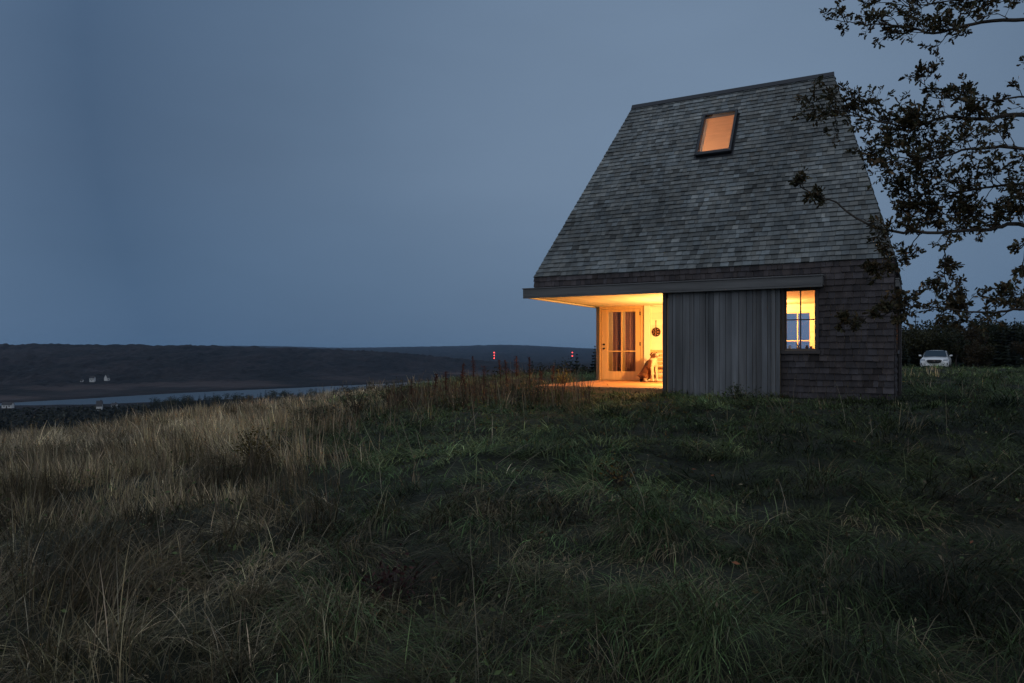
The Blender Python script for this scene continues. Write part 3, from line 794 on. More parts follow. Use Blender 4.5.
ci = np.repeat(np.arange(n), nb); N = len(ci)
rad = (.05+.10*rng.random(n)+.004*y)[ci]*np.sqrt(rng.random(N)); an = rng.random(N)*2*np.pi
bx, by = x[ci]+rad*np.cos(an), y[ci]+rad*np.sin(an)
L = Lc[ci]*rng.uniform(.55, 1.25, N); wd = (.0026+.00046*np.maximum(by, 0)+np.where(isdry[ci], 0, .0016*sstep(3, 8, by)))*rng.uniform(.7, 1.3, N)
vx_ = np.cos(swirl)*.9+np.cos(taz)*1.15*trel; vy_ = np.sin(swirl)*.9+np.sin(taz)*1.15*trel; caz = np.arctan2(vy_, vx_)
az = caz[ci]+rng.normal(0, .42, N); fl_ = flat[ci]*rng.uniform(.5, 1.4, N)
wild = rng.random(N) < .18; az = np.where(wild, rng.random(N)*6.28, az); fl_ = np.where(wild, fl_*.6, fl_)
th0 = np.clip(.12+fl_*.45+rng.normal(0, .12, N), -.3, 1.25); th1 = np.clip(fl_*.8+rng.normal(.1, .2, N), -.2, 1.5)
kk = outside(bx, by, .05)
col = cc[ci]*rng.lognormal(-.04, .42, N)[:, None]*np.stack([rng.uniform(.92, 1.1, N), np.ones(N), rng.uniform(.85, 1.1, N)], -1)
bz = near_h(bx, by)-.015+(np.where(isdry, .05, .10)*(1-trel**2)*(.4+th_a))[ci]*np.where(byhouse[ci], .3, 1)
rt = np.stack([bx, by, bz], -1)
def sel(m_): return rt[m_], L[m_], wd[m_], az[m_], th0[m_], th1[m_], col[m_]
mg = kk & ~isdry[ci]; md = kk & isdry[ci]
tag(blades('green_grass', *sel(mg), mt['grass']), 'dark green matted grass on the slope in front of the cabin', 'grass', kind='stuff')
tag(blades('dry_grass', *sel(md), mt['grass']), 'tall dry tan meadow grass on the left of the slope', 'grass', kind='stuff')
# loose pale straw stems across the foreground and along the meadow edge
x, y = scatter(3600, 1.9, 26, .15, -60, 1080)
k = outside(x, y, .3) & (rng.random(len(x)) < .10+.45*sstep(1.0, -3.5, x-.05*y)); x, y = x[k], y[k]; n = len(x)
tilt = np.where(rng.random(n) < np.where(y < 8, .85, .5), rng.uniform(.7, 1.25, n), rng.uniform(.05, .45, n))
tag(blades('straw_stems', np.stack([x, y, near_h(x, y)], -1), rng.uniform(.3, .75, n), (.0020+.00042*y)*rng.uniform(.7, 1.2, n), rng.random(n)*6.28, tilt, rng.uniform(0, .8, n),
           np.array([.30, .26, .19])[None]*rng.lognormal(-.15, .3, n)[:, None], mt['grass']), 'loose pale straw stems leaning and lying across the meadow', 'straw', kind='stuff')

STRAW_TIPS = TIPS[0]
# leafy cloud: many small bent leaves
def leafcloud(pos, size, col, nrm_up=.0):
    n = len(pos)
    d = rng.normal(0, 1, (n, 3)); d[:, 2] += nrm_up; d /= np.linalg.norm(d, axis=1)[:, None]
    a = np.cross(d, rng.normal(0, 1, (n, 3))); a /= np.linalg.norm(a, axis=1)[:, None]
    b = np.cross(d, a)
    size = np.broadcast_to(size, (n,))[:, None]
    V = np.stack([pos-a*size*.5, pos+b*size*.24-a*size*.08+d*size*.06, pos+a*size*.5, pos-b*size*.24+a*size*.05+d*size*.06], 1)
    tris = (np.arange(n)[:, None, None]*4+np.array([[0, 1, 2], [0, 2, 3]])[None]).reshape(-1, 3)
    return V.reshape(-1, 3), tris, np.repeat(col, 4, axis=0)
tp = np.repeat(STRAW_TIPS[rng.random(len(STRAW_TIPS)) < .6], 7, axis=0); n = len(tp)
tp = tp+np.stack([rng.normal(0, .008, n), rng.normal(0, .008, n), -rng.random(n)*.09], -1)
tag(npmesh('seed_heads', *leafcloud(tp, (.012+.0008*tp[:, 1])*rng.uniform(.7, 1.3, n), np.array([.24, .19, .12])[None]*rng.lognormal(-.2, .3, n)[:, None], .4), mt['grass']), 'pale seed heads at the tips of the straw stems', 'seed heads', kind='stuff')
x, y = scatter(11000, 1.9, 17, .15, -60, 1090); k = outside(x, y, .2) & (fbm(x/.9, y/.9, 301) > .54); x, y = x[k], y[k]; n = len(x)
hc = np.where((rng.random(n) < .3)[:, None], np.array([.10, .075, .04])[None], np.array([.075, .105, .04])[None])*rng.lognormal(-.1, .4, n)[:, None]
tag(npmesh('meadow_herbs', *leafcloud(np.stack([x, y, near_h(x, y)+rng.uniform(.04, .22, n)], -1), rng.uniform(.016, .034, n)*(1+.10*y), hc, 1.2), mt['leaf']), 'small leafy herbs mixed into the grass', 'herbs', kind='stuff')
def gh(x, y): return float(near_h(x, y))
def shrub(px, py_top, Z, wdt, hgt, c1, c2, n, label, name='shrub', cat='shrub', ls=.05):
    xx = (px-CX)/F*Z; g = gh(xx, Z)
    e = empty(name, (xx, Z, g), 0, label, cat)
    st = M(); pts = []
    for k in range(16):
        an = rnd.uniform(0, 6.28); rr = rnd.uniform(.2, 1)*wdt*.5; top = hgt*rnd.uniform(.55, 1.0)
        p1 = Vector((math.cos(an)*rr*.4, math.sin(an)*rr*.4, top*.55)); p2 = Vector((math.cos(an)*rr, math.sin(an)*rr, top))
        st.tube([(0, 0, -.03), p1, p2], [.008, .006, .003], 4); pts.append((p1, p2))
    st.build('stem', mt['bark'], e)
    pos = []
    for k in range(n):
        p1, p2 = rnd.choice(pts); s = rnd.random()**.7
        b = (Vector((0, 0, 0)).lerp(p1, s*2) if s < .5 else p1.lerp(p2, s*2-1)) + Vector((rnd.gauss(0, .06), rnd.gauss(0, .06), rnd.gauss(0, .05)))
        b.z = max(b.z, .02); pos.append(b)
    pos = np.array(pos); c = col_mix(c1, c2, rng.random(n))*rng.lognormal(0, .25, n)[:, None]
    npmesh('foliage', *leafcloud(pos, rng.uniform(.6, 1.3, n)*ls, c, .6), mt['leaf'], e)
    return e
shrub(525, 385, 15.2, 1.5, .42, (.025, .04, .02), (.045, .06, .03), 900, 'low dark green bush in front of the left end of the deck')
shrub(455, 385, 14.2, 1.6, .42, (.03, .045, .02), (.06, .07, .03), 900, 'mid green bush below the red brown dock stalks')
shrub(315, 398, 14.0, 2.0, .5, (.03, .025, .02), (.05, .06, .03), 800, 'dark brown and green bush at the edge of the dry meadow')
shrub(562, 366, 18.6, .5, .62, (.10, .11, .03), (.16, .13, .04), 380, 'small yellow green bush lit by the porch beside the deck', ls=.045)
shrub(740, 388, 13.6, .8, .34, (.03, .045, .02), (.05, .06, .03), 420, 'low weed clump growing against the sliding barn door', ls=.05)
shrub(395, 600, 4.3, .5, .28, (.035, .014, .016), (.055, .022, .02), 260, 'dark red leafy weed lying in the foreground grass', ls=.035)
shrub(255, 470, 8.5, .9, .42, (.06, .05, .012), (.10, .07, .02), 420, 'low ochre yellow bush in the dry meadow', ls=.045)
shrub(618, 500, 7.0, .35, .25, (.13, .07, .015), (.08, .06, .02), 120, 'small orange tinted weed in the green grass', ls=.04)

shrub(356, 383, 16.5, 1.2, .75, (.05, .045, .025), (.09, .08, .045), 700, 'tall brown brush at the left end of the dock stalks', ls=.045)
shrub(394, 379, 17.0, 1.3, .75, (.035, .045, .02), (.075, .065, .04), 800, 'rounded dark brush between the dry meadow and the dock stalks', ls=.045)
# dock stalks with dark red brown seed spikes
mt['dock'] = mat('dock_seed', (1, 1, 1), .9)
DK = [(433, 374, 16.5), (459, 363, 16.8), (467, 372, 16.0), (475, 356, 16.4), (483, 366, 17.2), (502, 360, 16.9), (508, 360, 16.3),
      (517, 356, 17.4), (530, 357, 16.0), (446, 372, 15.6), (552, 366, 17.9), (412, 379, 17.0), (541, 371, 17.2)]
for i, (px, pyt, Z) in enumerate(DK):
    xx = (px-CX)/F*Z; g = gh(xx, Z); top = H+(HY-pyt)/F*Z; hh = top-g
    lab = ['tallest red brown dock stalk, standing upright in the weeds left of the deck'][0] if i == 4 else 'red brown dock stalk with a seed spike among the weeds left of the deck'
    e = empty('dock_stalk', (xx, Z, g), rnd.uniform(0, 6.28), lab, 'weed', 'dock stalks left of the deck')
    lean = Vector((rnd.gauss(0, .07), rnd.gauss(0, .07), 0))
    st = M(); st.tube([(0, 0, -.03), lean*.5+Vector((0, 0, hh*.5)), lean+Vector((0, 0, hh))], [.008, .007, .004], 5, c=(.06, .028, .02)); st.build('stem', mt['dock'], e)
    n = int(rnd.uniform(170, 300)); s = rng.uniform(rnd.uniform(.35, .55), 1.0, n); an = rng.random(n)*6.28
    rr = np.abs(rng.normal(0, .028, n))*(1.25-s*.75)*1.9
    if rnd.random() < .4: rr *= 1.4
    rr = np.minimum(rr, .06)
    pos = np.stack([lean.x*s+rr*np.cos(an), lean.y*s+rr*np.sin(an), s*hh], -1)
    cl = np.array([.075, .026, .018])[None]*rng.lognormal(0, .35, n)[:, None]
    v_, t_s, c_s = leafcloud(pos, rng.uniform(.018, .04, n), cl)
    s0 = float(s.min()); zz = np.linspace(s0, 1.0, 7); ring = np.array([[math.cos(q*1.2566), math.sin(q*1.2566)] for q in range(5)])
    core_v = np.concatenate([np.column_stack([lean.x*q+ring[:, 0]*.016*(1.1-q*.7), lean.y*q+ring[:, 1]*.016*(1.1-q*.7), np.full(5, q*hh)]) for q in zz])
    core_t = np.array([[a5*5+k, a5*5+(k+1) % 5, a5*5+5+k] for a5 in range(6) for k in range(5)] + [[a5*5+(k+1) % 5, a5*5+5+(k+1) % 5, a5*5+5+k] for a5 in range(6) for k in range(5)])
    npmesh('seed_spike', np.vstack([v_, core_v]), np.vstack([t_s, core_t+len(v_)]), np.vstack([c_s, np.tile([[.05, .02, .014]], (len(core_v), 1))]), mt['leaf'], e)
# finer reddish and straw weeds around them: uncountable
x, y = scatter(1500, 13.5, 20, .2, 385, 590); k = outside(x, y, .25); x, y = x[k], y[k]; n = len(x)
cw = np.where((rng.random(n) < .45)[:, None], np.array([.055, .032, .026])[None], np.array([.12, .10, .07])[None])*rng.lognormal(0, .3, n)[:, None]
tag(blades('meadow_weeds', np.stack([x, y, near_h(x, y)], -1), rng.uniform(.3, .72, n), rng.uniform(.006, .013, n), rng.random(n)*6.28, np.abs(rng.normal(0, .18, n)), rng.uniform(0, .5, n), cw, mt['grass']),
    'tangled reddish and straw coloured weeds left of the deck', 'weeds', kind='stuff')
# fallen leaves on the grass
x, y = scatter(90, 3.2, 13, .3, 500, 1040); k = outside(x, y, .3); x, y = x[k], y[k]; n = len(x)
pos = np.stack([x, y, near_h(x, y)+.16], -1)
cl = np.where((rng.random(n) < .3)[:, None], np.array([.16, .06, .03])[None], np.array([.17, .14, .09])[None])*rng.lognormal(-.2, .4, n)[:, None]
tag(npmesh('fallen_leaves', *leafcloud(pos, rng.uniform(.03, .055, n), cl, 2.5), mt['leaf']), 'fallen brown leaves lying on the grass below the oak', 'leaves', kind='stuff')

# ------------------------------------------------------------------ oak reaching in from the right
oak = empty('oak_tree', (9.6, 7.4, gh(9.6, 7.4)), 0, 'dark leafed oak reaching its boughs over the right side of the cabin', 'tree')
OB = Vector(oak.location)
tr = M(); tw = []                  # trunk+limbs mesh; twig tips for leaves
def L2(p): return Vector(p)-OB
trunk_pts = [OB+Vector((0, 0, -.2)), OB+Vector((-.05, .05, 1.2)), OB+Vector((-.15, .1, 2.4)), OB+Vector((-.1, .15, 4.0)), OB+Vector((.15, .1, 5.8)), OB+Vector((.2, 0, 7.4))]
tr.tube([L2(p) for p in trunk_pts], [.34, .27, .24, .20, .13, .06], 10)
leaf_pos, leaf_dir = [], []
def whorl(p, d, n, spread=1.0):
    for _ in range(n):
        v = (d.normalized()*.7+Vector((rnd.gauss(0, .6), rnd.gauss(0, .6), rnd.gauss(0, .5)))*spread).normalized()
        leaf_pos.append(p+Vector((rnd.gauss(0, .014), rnd.gauss(0, .014), rnd.gauss(0, .014)))); leaf_dir.append(v)
def twig(p, d, length, r, depth=0):
    pts = [p]; q = p.copy(); dd = d.normalized(); ns = 4
    for k in range(ns):
        dd = (dd+Vector((rnd.gauss(0, .22), rnd.gauss(0, .22), rnd.gauss(0, .18)+.03))).normalized()
        q = q+dd*length/ns; pts.append(q.copy())
        if k >= 1: whorl(q, dd, rnd.choice([1, 2, 2, 3]))
        if depth < 1 and rnd.random() < .75:
            side = dd.cross(Vector((rnd.gauss(0, 1), rnd.gauss(0, 1), rnd.gauss(0, 1)))).normalized()
            twig(q, (dd*.6+side*.9), length*rnd.uniform(.35, .6), r*.6, depth+1)
    whorl(q, dd, rnd.choice([4, 5, 6]))
    tr.tube([L2(a_) for a_ in pts], [r, r*.8, r*.65, r*.5, r*.35], 4, cap=False)
def bough(px_pts, r0, r1, ntw, tl, start=0.0, up=.15, root=None, skip=None):
    pts = [P(*p)+Vector((rnd.gauss(0, .02), rnd.gauss(0, .03), rnd.gauss(0, .02))) for p in px_pts]
    if root is not None: pts = [Vector(root)]+pts
    # Catmull-Rom refinement
    ref = []
    for i in range(len(pts)-1):
        p0, p1, p2, p3 = pts[max(i-1, 0)], pts[i], pts[i+1], pts[min(i+2, len(pts)-1)]
        for k in range(5):
            u = k/5; ref.append(.5*((2*p1)+(p2-p0)*u+(2*p0-5*p1+4*p2-p3)*u*u+(3*p1-p0-3*p2+p3)*u**3)+Vector((rnd.gauss(0, .006), rnd.gauss(0, .006), rnd.gauss(0, .006))))
    ref.append(pts[-1]); n = len(ref)
    tr.tube([L2(a_) for a_ in ref], [.62*r0+(r1-.62*r0)*(k/(n-1))**.7 for k in range(n)], 6)
    for k in range(int(ntw*1.0)):
        s = start+(1-start)*rnd.random()
        if skip and skip[0] < s < skip[1]: continue
        i = min(int(s*(n-1)), n-2); p = ref[i].lerp(ref[i+1], rnd.random())
        d = (ref[i+1]-ref[i]).normalized()
        side = d.cross(Vector((rnd.gauss(0, .4), rnd.gauss(0, 1), rnd.gauss(0, .4)))).normalized()
        v = d*.75+side*rnd.uniform(.5, 1.1)+Vector((0, 0, up))
        twig(p, v, tl*rnd.uniform(.45, 1.15)*(1-.35*s), .006)
    d = (ref[-1]-ref[-2]); twig(ref[-1], d, tl*.5, .005)
T1_, T2_, T3_ = trunk_pts[2], trunk_pts[3], trunk_pts[4]
# upper bough
bough([(1090, 10, 7.6), (1024, 21, 7.9), (975, 25, 8.1), (935, 30, 8.3), (900, 25, 8.5), (866, 25, 8.6), (840, 22, 8.7)], .055, .004, 30, .34, .22, root=trunk_pts[5])
bough([(1080, -20, 8.0), (1010, -8, 8.3), (960, 2, 8.5), (915, 4, 8.7), (885, 2, 8.8)], .03, .004, 30, .36, .2, root=trunk_pts[5])
bough([(1100, 60, 7.6), (1050, 60, 7.9), (1030, 62, 8.1)], .02, .004, 4, .2, .4, root=trunk_pts[4])
# middle boughs
bough([(1120, 125, 7.9), (1024, 113, 8.2), (985, 117, 8.4), (950, 118, 8.5), (915, 127, 8.6), (880, 122, 8.7), (850, 112, 8.9), (822, 106, 9.0)], .06, .004, 62, .40, .18, root=T3_)
bough([(1100, 100, 8.3), (1030, 95, 8.5), (985, 100, 8.7), (955, 98, 8.8), (930, 90, 8.9), (922, 76, 9.0)], .03, .003, 16, .24, .2, up=.4, root=T3_)
bough([(1110, 170, 7.8), (1024, 150, 8.0), (970, 148, 8.2), (935, 155, 8.4), (905, 160, 8.5), (880, 150, 8.7)], .05, .004, 58, .42, .15, root=T3_)
bough([(1110, 200, 8.2), (1024, 185, 8.4), (975, 188, 8.5), (940, 192, 8.6), (905, 190, 8.7)], .045, .004, 52, .40, .15, root=T2_)
# low bough crossing the roof
bough([(1110, 230, 7.9), (1024, 224, 8.1), (986, 232, 8.3), (925, 233, 8.5), (889, 232, 8.7), (858, 219, 8.9), (838, 204, 9.0), (822, 196, 9.1), (800, 186, 9.1)], .05, .006, 34, .22, .12, root=T2_, skip=(.58, .82))
bough([(1100, 215, 8.0), (1024, 212, 8.2), (985, 215, 8.4), (950, 218, 8.5), (915, 212, 8.6)], .035, .004, 44, .36, .15, root=T2_)
bough([(925, 232, 8.5), (910, 248, 8.6), (895, 262, 8.7), (880, 264, 8.8)], .012, .003, 14, .22, .1)
bough([(950, 236, 8.4), (940, 258, 8.5), (948, 285, 8.6), (958, 300, 8.7)], .014, .004, 16, .24, .15, up=0)
# lowest bough
bough([(1110, 315, 7.6), (1024, 308, 7.9), (985, 312, 8.1), (950, 312, 8.3), (920, 306, 8.5), (898, 312, 8.7)], .04, .004, 36, .32, .12, up=.2, root=T1_+Vector((0, 0, .2)))
bough([(1080, 285, 7.9), (1024, 290, 8.2), (1010, 297, 8.3)], .02, .004, 9, .24, .4, root=T1_+Vector((0, 0, .5)))
bough([(1080, 205, 7.2), (1024, 268, 7.6)], .02, .004, 4, .16, .7, root=T2_)
# faint sprays over the wall
bough([(898, 312, 8.7), (880, 318, 8.9), (862, 318, 9.0), (848, 322, 9.1)], .008, .003, 8, .2, .2)
# the rest of the crown, off to the right and overhead
for k in range(30):
    an = R(rnd.uniform(-185, 60)); el = rnd.uniform(.05, .95); ln = rnd.uniform(2.4, 4.2)
    b0 = rnd.choice(trunk_pts[2:])
    d = Vector((math.cos(an), math.sin(an), el)).normalized(); pts = [b0]; q = b0.copy()
    for s in range(5):
        d = (d+Vector((rnd.gauss(0, .15), rnd.gauss(0, .15), rnd.gauss(0, .12)))).normalized(); q = q+d*ln/5; pts.append(q.copy())
    if any(p.y > .5 and abs((p.x)/p.y) < .78 and p.z < .5*p.y+1.2 for p in pts): continue
    tr.tube([L2(p) for p in pts], [.07, .055, .04, .03, .02, .008], 6)
    for j in range(26):
        i = rnd.randint(1, 4); p = pts[i].lerp(pts[i+1], rnd.random())
        v = Vector((rnd.gauss(0, 1), rnd.gauss(0, 1), rnd.gauss(.2, .8)))
        twig(p, v, rnd.uniform(.3, .6), .007)
tr.build('trunk', mt['bark'], oak, recalc=False)
lp = np.array([tuple(L2(p)) for p in leaf_pos]); ld = np.array([tuple(v) for v in leaf_dir]); n = len(lp)
sd = np.cross(ld, rng.normal(0, 1, (n, 3))); sd /= np.linalg.norm(sd, axis=1)[:, None]; nn_ = np.cross(ld, sd)
sz = rng.triangular(.03, .052, .085, n)[:, None]
prof = [(0, .03), (.25, .16), (.36, .11), (.55, .25), (.66, .15), (.82, .20), (1.0, .0)]        # lobed outline
Vl_ = []
for (u, w__) in prof[:-1]:
    bend = nn_*sz*(-.18*u*u)
    Vl_ += [lp+ld*sz*u+sd*sz*w__+bend+nn_*sz*w__*.25, lp+ld*sz*u-sd*sz*w__+bend+nn_*sz*w__*.25]
Vl_.append(lp+ld*sz+nn_*sz*-.18)
Vl_ = np.stack(Vl_, 1); nvv = Vl_.shape[1]
tt = []
for k in range(5): tt += [[2*k, 2*k+1, 2*k+3], [2*k, 2*k+3, 2*k+2]]
tt.append([10, 11, 12])
tris = (np.arange(n)[:, None, None]*nvv+np.array(tt)[None]).reshape(-1, 3)
lc = col_mix((.045, .050, .026), (.11, .07, .035), rng.random(n)**1.5)*rng.lognormal(-.1, .3, n)[:, None]
npmesh('crown', Vl_.reshape(-1, 3), tris, np.repeat(lc, nvv, axis=0), mt['leaf'], oak)
print('oak leaves', n)

# ------------------------------------------------------------------ background trees
def broadleaf(name, hh, seed, label, nl=1500, dull=1.0):
    r = random.Random(seed); g = np.random.default_rng(seed)
    e = empty(name, (0, 0, 0), 0, label, 'tree')
    t = M(); top = Vector((r.gauss(0, .2), r.gauss(0, .2), hh*.8)); t.tube([(0, 0, -.3), (0, .05, hh*.25), top], [.14, .11, .03], 7)
    cs = []
    for k in range(11):
        a = r.uniform(0, 6.28); z0 = hh*r.uniform(.15, .6); ln = hh*r.uniform(.18, .36); p0 = Vector((0, 0, z0)); p1 = p0+Vector((math.cos(a)*ln, math.sin(a)*ln, ln*r.uniform(.3, 1.2)))
        t.tube([p0, p0.lerp(p1, .5)+Vector((0, 0, -.05)), p1], [.06, .04, .015], 5); cs.append((p1, r.uniform(.1, .19)*hh))
        cs.append((p0.lerp(p1, .55), r.uniform(.08, .15)*hh))
    cs.append((top, .14*hh))
    t.build('trunk', mt['bark'], e)
    idx = g.integers(0, len(cs), nl); c = np.array([tuple(cs[i][0]) for i in idx]); rr = np.array([cs[i][1] for i in idx])
    v = g.normal(0, 1, (nl, 3)); v /= np.linalg.norm(v, axis=1)[:, None]
    pos = c+v*(rr*g.random(nl)**.45)[:, None]; pos[:, 2] = np.maximum(pos[:, 2], .25)
    cb = np.array([[.028, .036, .018], [.045, .045, .02], [.05, .036, .018]])[seed % 3]*dull
    col_ = cb[None]*g.lognormal(0, .3, nl)[:, None]
    npmesh('crown', *leafcloud(pos, g.uniform(.18, .40, nl)*hh/6, col_, .3), mt['leaf'], e)
    return e
def spruce(name, hh, seed, label, tiers=16, dull=1.0):
    r = random.Random(seed); g = np.random.default_rng(seed)
    e = empty(name, (0, 0, 0), 0, label, 'tree')
    t = M(); t.tube([(0, 0, -.3), (0, 0, hh*.5), (0, 0, hh)], [.02*hh, .012*hh, .003*hh], 6); t.build('trunk', mt['bark'], e)
    pos, dirs, szs = [], [], []
    V, T, Cc = [], [], []
    for i in range(tiers):
        s = i/(tiers-1); z = hh*(.07+.92*s); rl = hh*.21*(1-s)**.85*r.uniform(.8, 1.2)+.02*hh
        nbr = int(13-5*s)
        for k in range(nbr):
            a = 2*math.pi*(k+r.random()*.8)/nbr; l = rl*r.uniform(.6, 1.2); dr = Vector((math.cos(a), math.sin(a), 0)); sd_ = Vector((-math.sin(a), math.cos(a), 0))
            p0 = Vector((0, 0, z)); p1 = p0+dr*l*.55+Vector((0, 0, -.12*l)); p2 = p0+dr*l+Vector((0, 0, -.22*l+.02*hh*s))
            w0 = l*.40; kcol = r.uniform(.7, 1.35)*dull
            for (dz, tw_) in ((0, .25), (-.10*l, -.5)):
                b = len(V); o_ = Vector((0, 0, dz))
                V += [p0+o_, p1+sd_*w0+o_+Vector((0, 0, -.18*l*tw_)), p1-sd_*w0+o_+Vector((0, 0, -.25*l)), p2+o_*.4, p1+o_+Vector((0, 0, .07*l))]
                T += [[b, b+1, b+4], [b, b+4, b+2], [b+1, b+3, b+4], [b+4, b+3, b+2]]; Cc += [[.016*kcol, .023*kcol, .015*kcol]]*5
    npmesh('crown', np.array([tuple(v) for v in V]), np.array(T), np.array(Cc), mt['leaf'], e)
    return e
def place(e, x, y, s=1.0, first=[set()], group=None, label=None, sink=0.1):
    if e.name in first[0]: o = copy_tree(e)
    else: first[0].add(e.name); o = e
    o.location = (x, y, float(terrain(x, y))-sink); o.scale = (s, s, s); o.rotation_euler = (0, 0, rnd.uniform(0, 6.28))
    if group: o['group'] = group
    if label: o['label'] = label
    return o
GF = 'trees of the wood behind the parked car'
bl_ = [broadleaf('broadleaf_tree', 6.0, 100+k, 'dark bushy broadleaf tree in the wood behind the parked car', 2600, .8) for k in range(4)]
sp_ = [spruce('spruce_tree', 6.0, 200+k, 'dark pointed spruce in the wood behind the parked car') for k in range(3)]
# right-hand wood: front row, then taller rows behind; (pixel column, row of the top, distance)
for i in range(52):
    row = i // 13; px = 888+(i % 13)*14.0+rnd.uniform(-6, 6)+row*5; Z = 63+row*8+rnd.uniform(-3, 3)
    if row == 0 and 905 < px < 960: Z += 5
    x_ = (px-CX)/F*Z; g = float(terrain(x_, Z)); ty = rnd.uniform(312, 326) if row else rnd.uniform(322, 340)
    hh = H+(HY-ty)/F*Z-g; e = rnd.choice(bl_) if rnd.random() < .68 else rnd.choice(sp_)
    place(e, x_, Z, hh/6.0, group=GF)
# trees behind the left of the cabin, and down the slope
GB = 'trees on the slope left of the cabin'
sq = spruce('spruce_tree', 6.0, 230, 'tall dark spruce rising just left of the cabin corner', tiers=18)
place(sq, (595-CX)/F*62, 62, 1.0); z0 = sq.location.z; sq.scale = ((H+(HY-346)/F*62-z0)/6,)*3
sq2 = spruce('spruce_tree', 6.0, 231, 'lone pointed spruce left of the cabin against the blue hill', tiers=16)
place(sq2, (577-CX)/F*75, 75, 1.0); z0 = sq2.location.z; sq2.scale = ((H+(HY-354)/F*75-z0)/6,)*3
bq = [broadleaf('broadleaf_tree', 6.0, 110+k, 'dark low tree in the hedge on the slope left of the cabin', 2400, .8) for k in range(2)]
for i in range(17):
    px = 508+i*6.2+rnd.uniform(-3, 3); Z = rnd.uniform(78, 110); x_ = (px-CX)/F*Z; g = float(terrain(x_, Z))
    ty = rnd.uniform(359, 364) if px > 530 else rnd.uniform(363, 369)
    e = rnd.choice(bq) if rnd.random() < .6 else rnd.choice(sp_)
    o = place(e, x_, Z, max(.3, (H+(HY-ty)/F*Z-g)/6.0), group=GB, label='dark low tree in the hedge on the slope left of the cabin' if e in bq else 'small dark spruce in the hedge on the slope left of the cabin')
# river bank trees, seen against the water
GV = 'trees on the near river bank'
vs = [spruce('spruce_tree', 9.0, 240+k, 'small dark spruce on the near river bank', tiers=9) for k in range(2)]
vb = [broadleaf('broadleaf_tree', 9.0, 120+k, 'small dark rounded tree on the near river bank', 1000) for k in range(2)]
vy = [(-20, 410, 640), (60, 408.5, 650), (125, 405.5, 690), (150, 402.5, 710), (165, 399, 720), (190, 397.5, 760), (230, 395.5, 800), (280, 393, 850), (330, 390, 900), (400, 384, 960)]
for i in range(84):
    px = -12+i*5.0+rnd.uniform(-3, 3); Z = np.interp(px, [v[0] for v in vy], [v[2] for v in vy])+rnd.uniform(-25, 25)
    ty = np.interp(px, [v[0] for v in vy], [v[1] for v in vy])+rnd.uniform(-1.5, 2.5)-(rnd.uniform(1, 4.5) if rnd.random() < .42 and px > 140 else 0)
    if 165 > px > 157: continue
    x_ = (px-CX)/F*Z; g = float(terrain(x_, Z)); hh = H+(HY-ty)/F*Z-g
    if hh < 2: continue
    e = rnd.choice(vs) if rnd.random() < .4 else rnd.choice(vb)
    place(e, x_, Z, hh/9.0, group=GV)
for i in range(78):                                                        # a ragged row standing against the water
    px = 150+i*3.15+rnd.uniform(-3, 3); Z = np.interp(px, PXK, RN)-rnd.uniform(60, 150)
    ty = np.interp(px, [150, 200, 250, 300, 350, 395], [396.2, 393.2, 390.2, 387.8, 385.4, 383])+rnd.choice([-.3, 1.2, 2.2, 3, 3.5, 4, 5])
    x_ = (px-CX)/F*Z; g = float(terrain(x_, Z)); hh = H+(HY-ty)/F*Z-g
    if hh > 2:
        o = place(rnd.choice(vs) if rnd.random() < .4 else rnd.choice(vb), x_, Z, hh/9.0, group=GV); q = rnd.uniform(1.0, 1.5)
        o.scale = (hh/9*q, hh/9*q, hh/9)
# the massed wood below them on the near bank
pos = []
for k in range(16000):
    px = rnd.uniform(-60, 560); Z = rnd.uniform(420, 640)*(1+max(0, px)/1500); x_ = (px-CX)/F*Z; pos.append((x_, Z))
pos = np.array(pos); hz_ = terrain(pos[:, 0], pos[:, 1])+rng.uniform(.3, 3.2, len(pos))*(.5+fbm(pos[:, 0]/20, pos[:, 1]/20, 91))
tag(npmesh('valley_wood', *leafcloud(np.stack([pos[:, 0], pos[:, 1], hz_], -1), rng.uniform(2.5, 4.5, len(pos)), np.array([.024, .026, .018])[None]*rng.lognormal(0, .35, len(pos))[:, None], 1.0), mt['leaf']),
    'dark massed wood on the near side of the river', 'wood', kind='stuff')

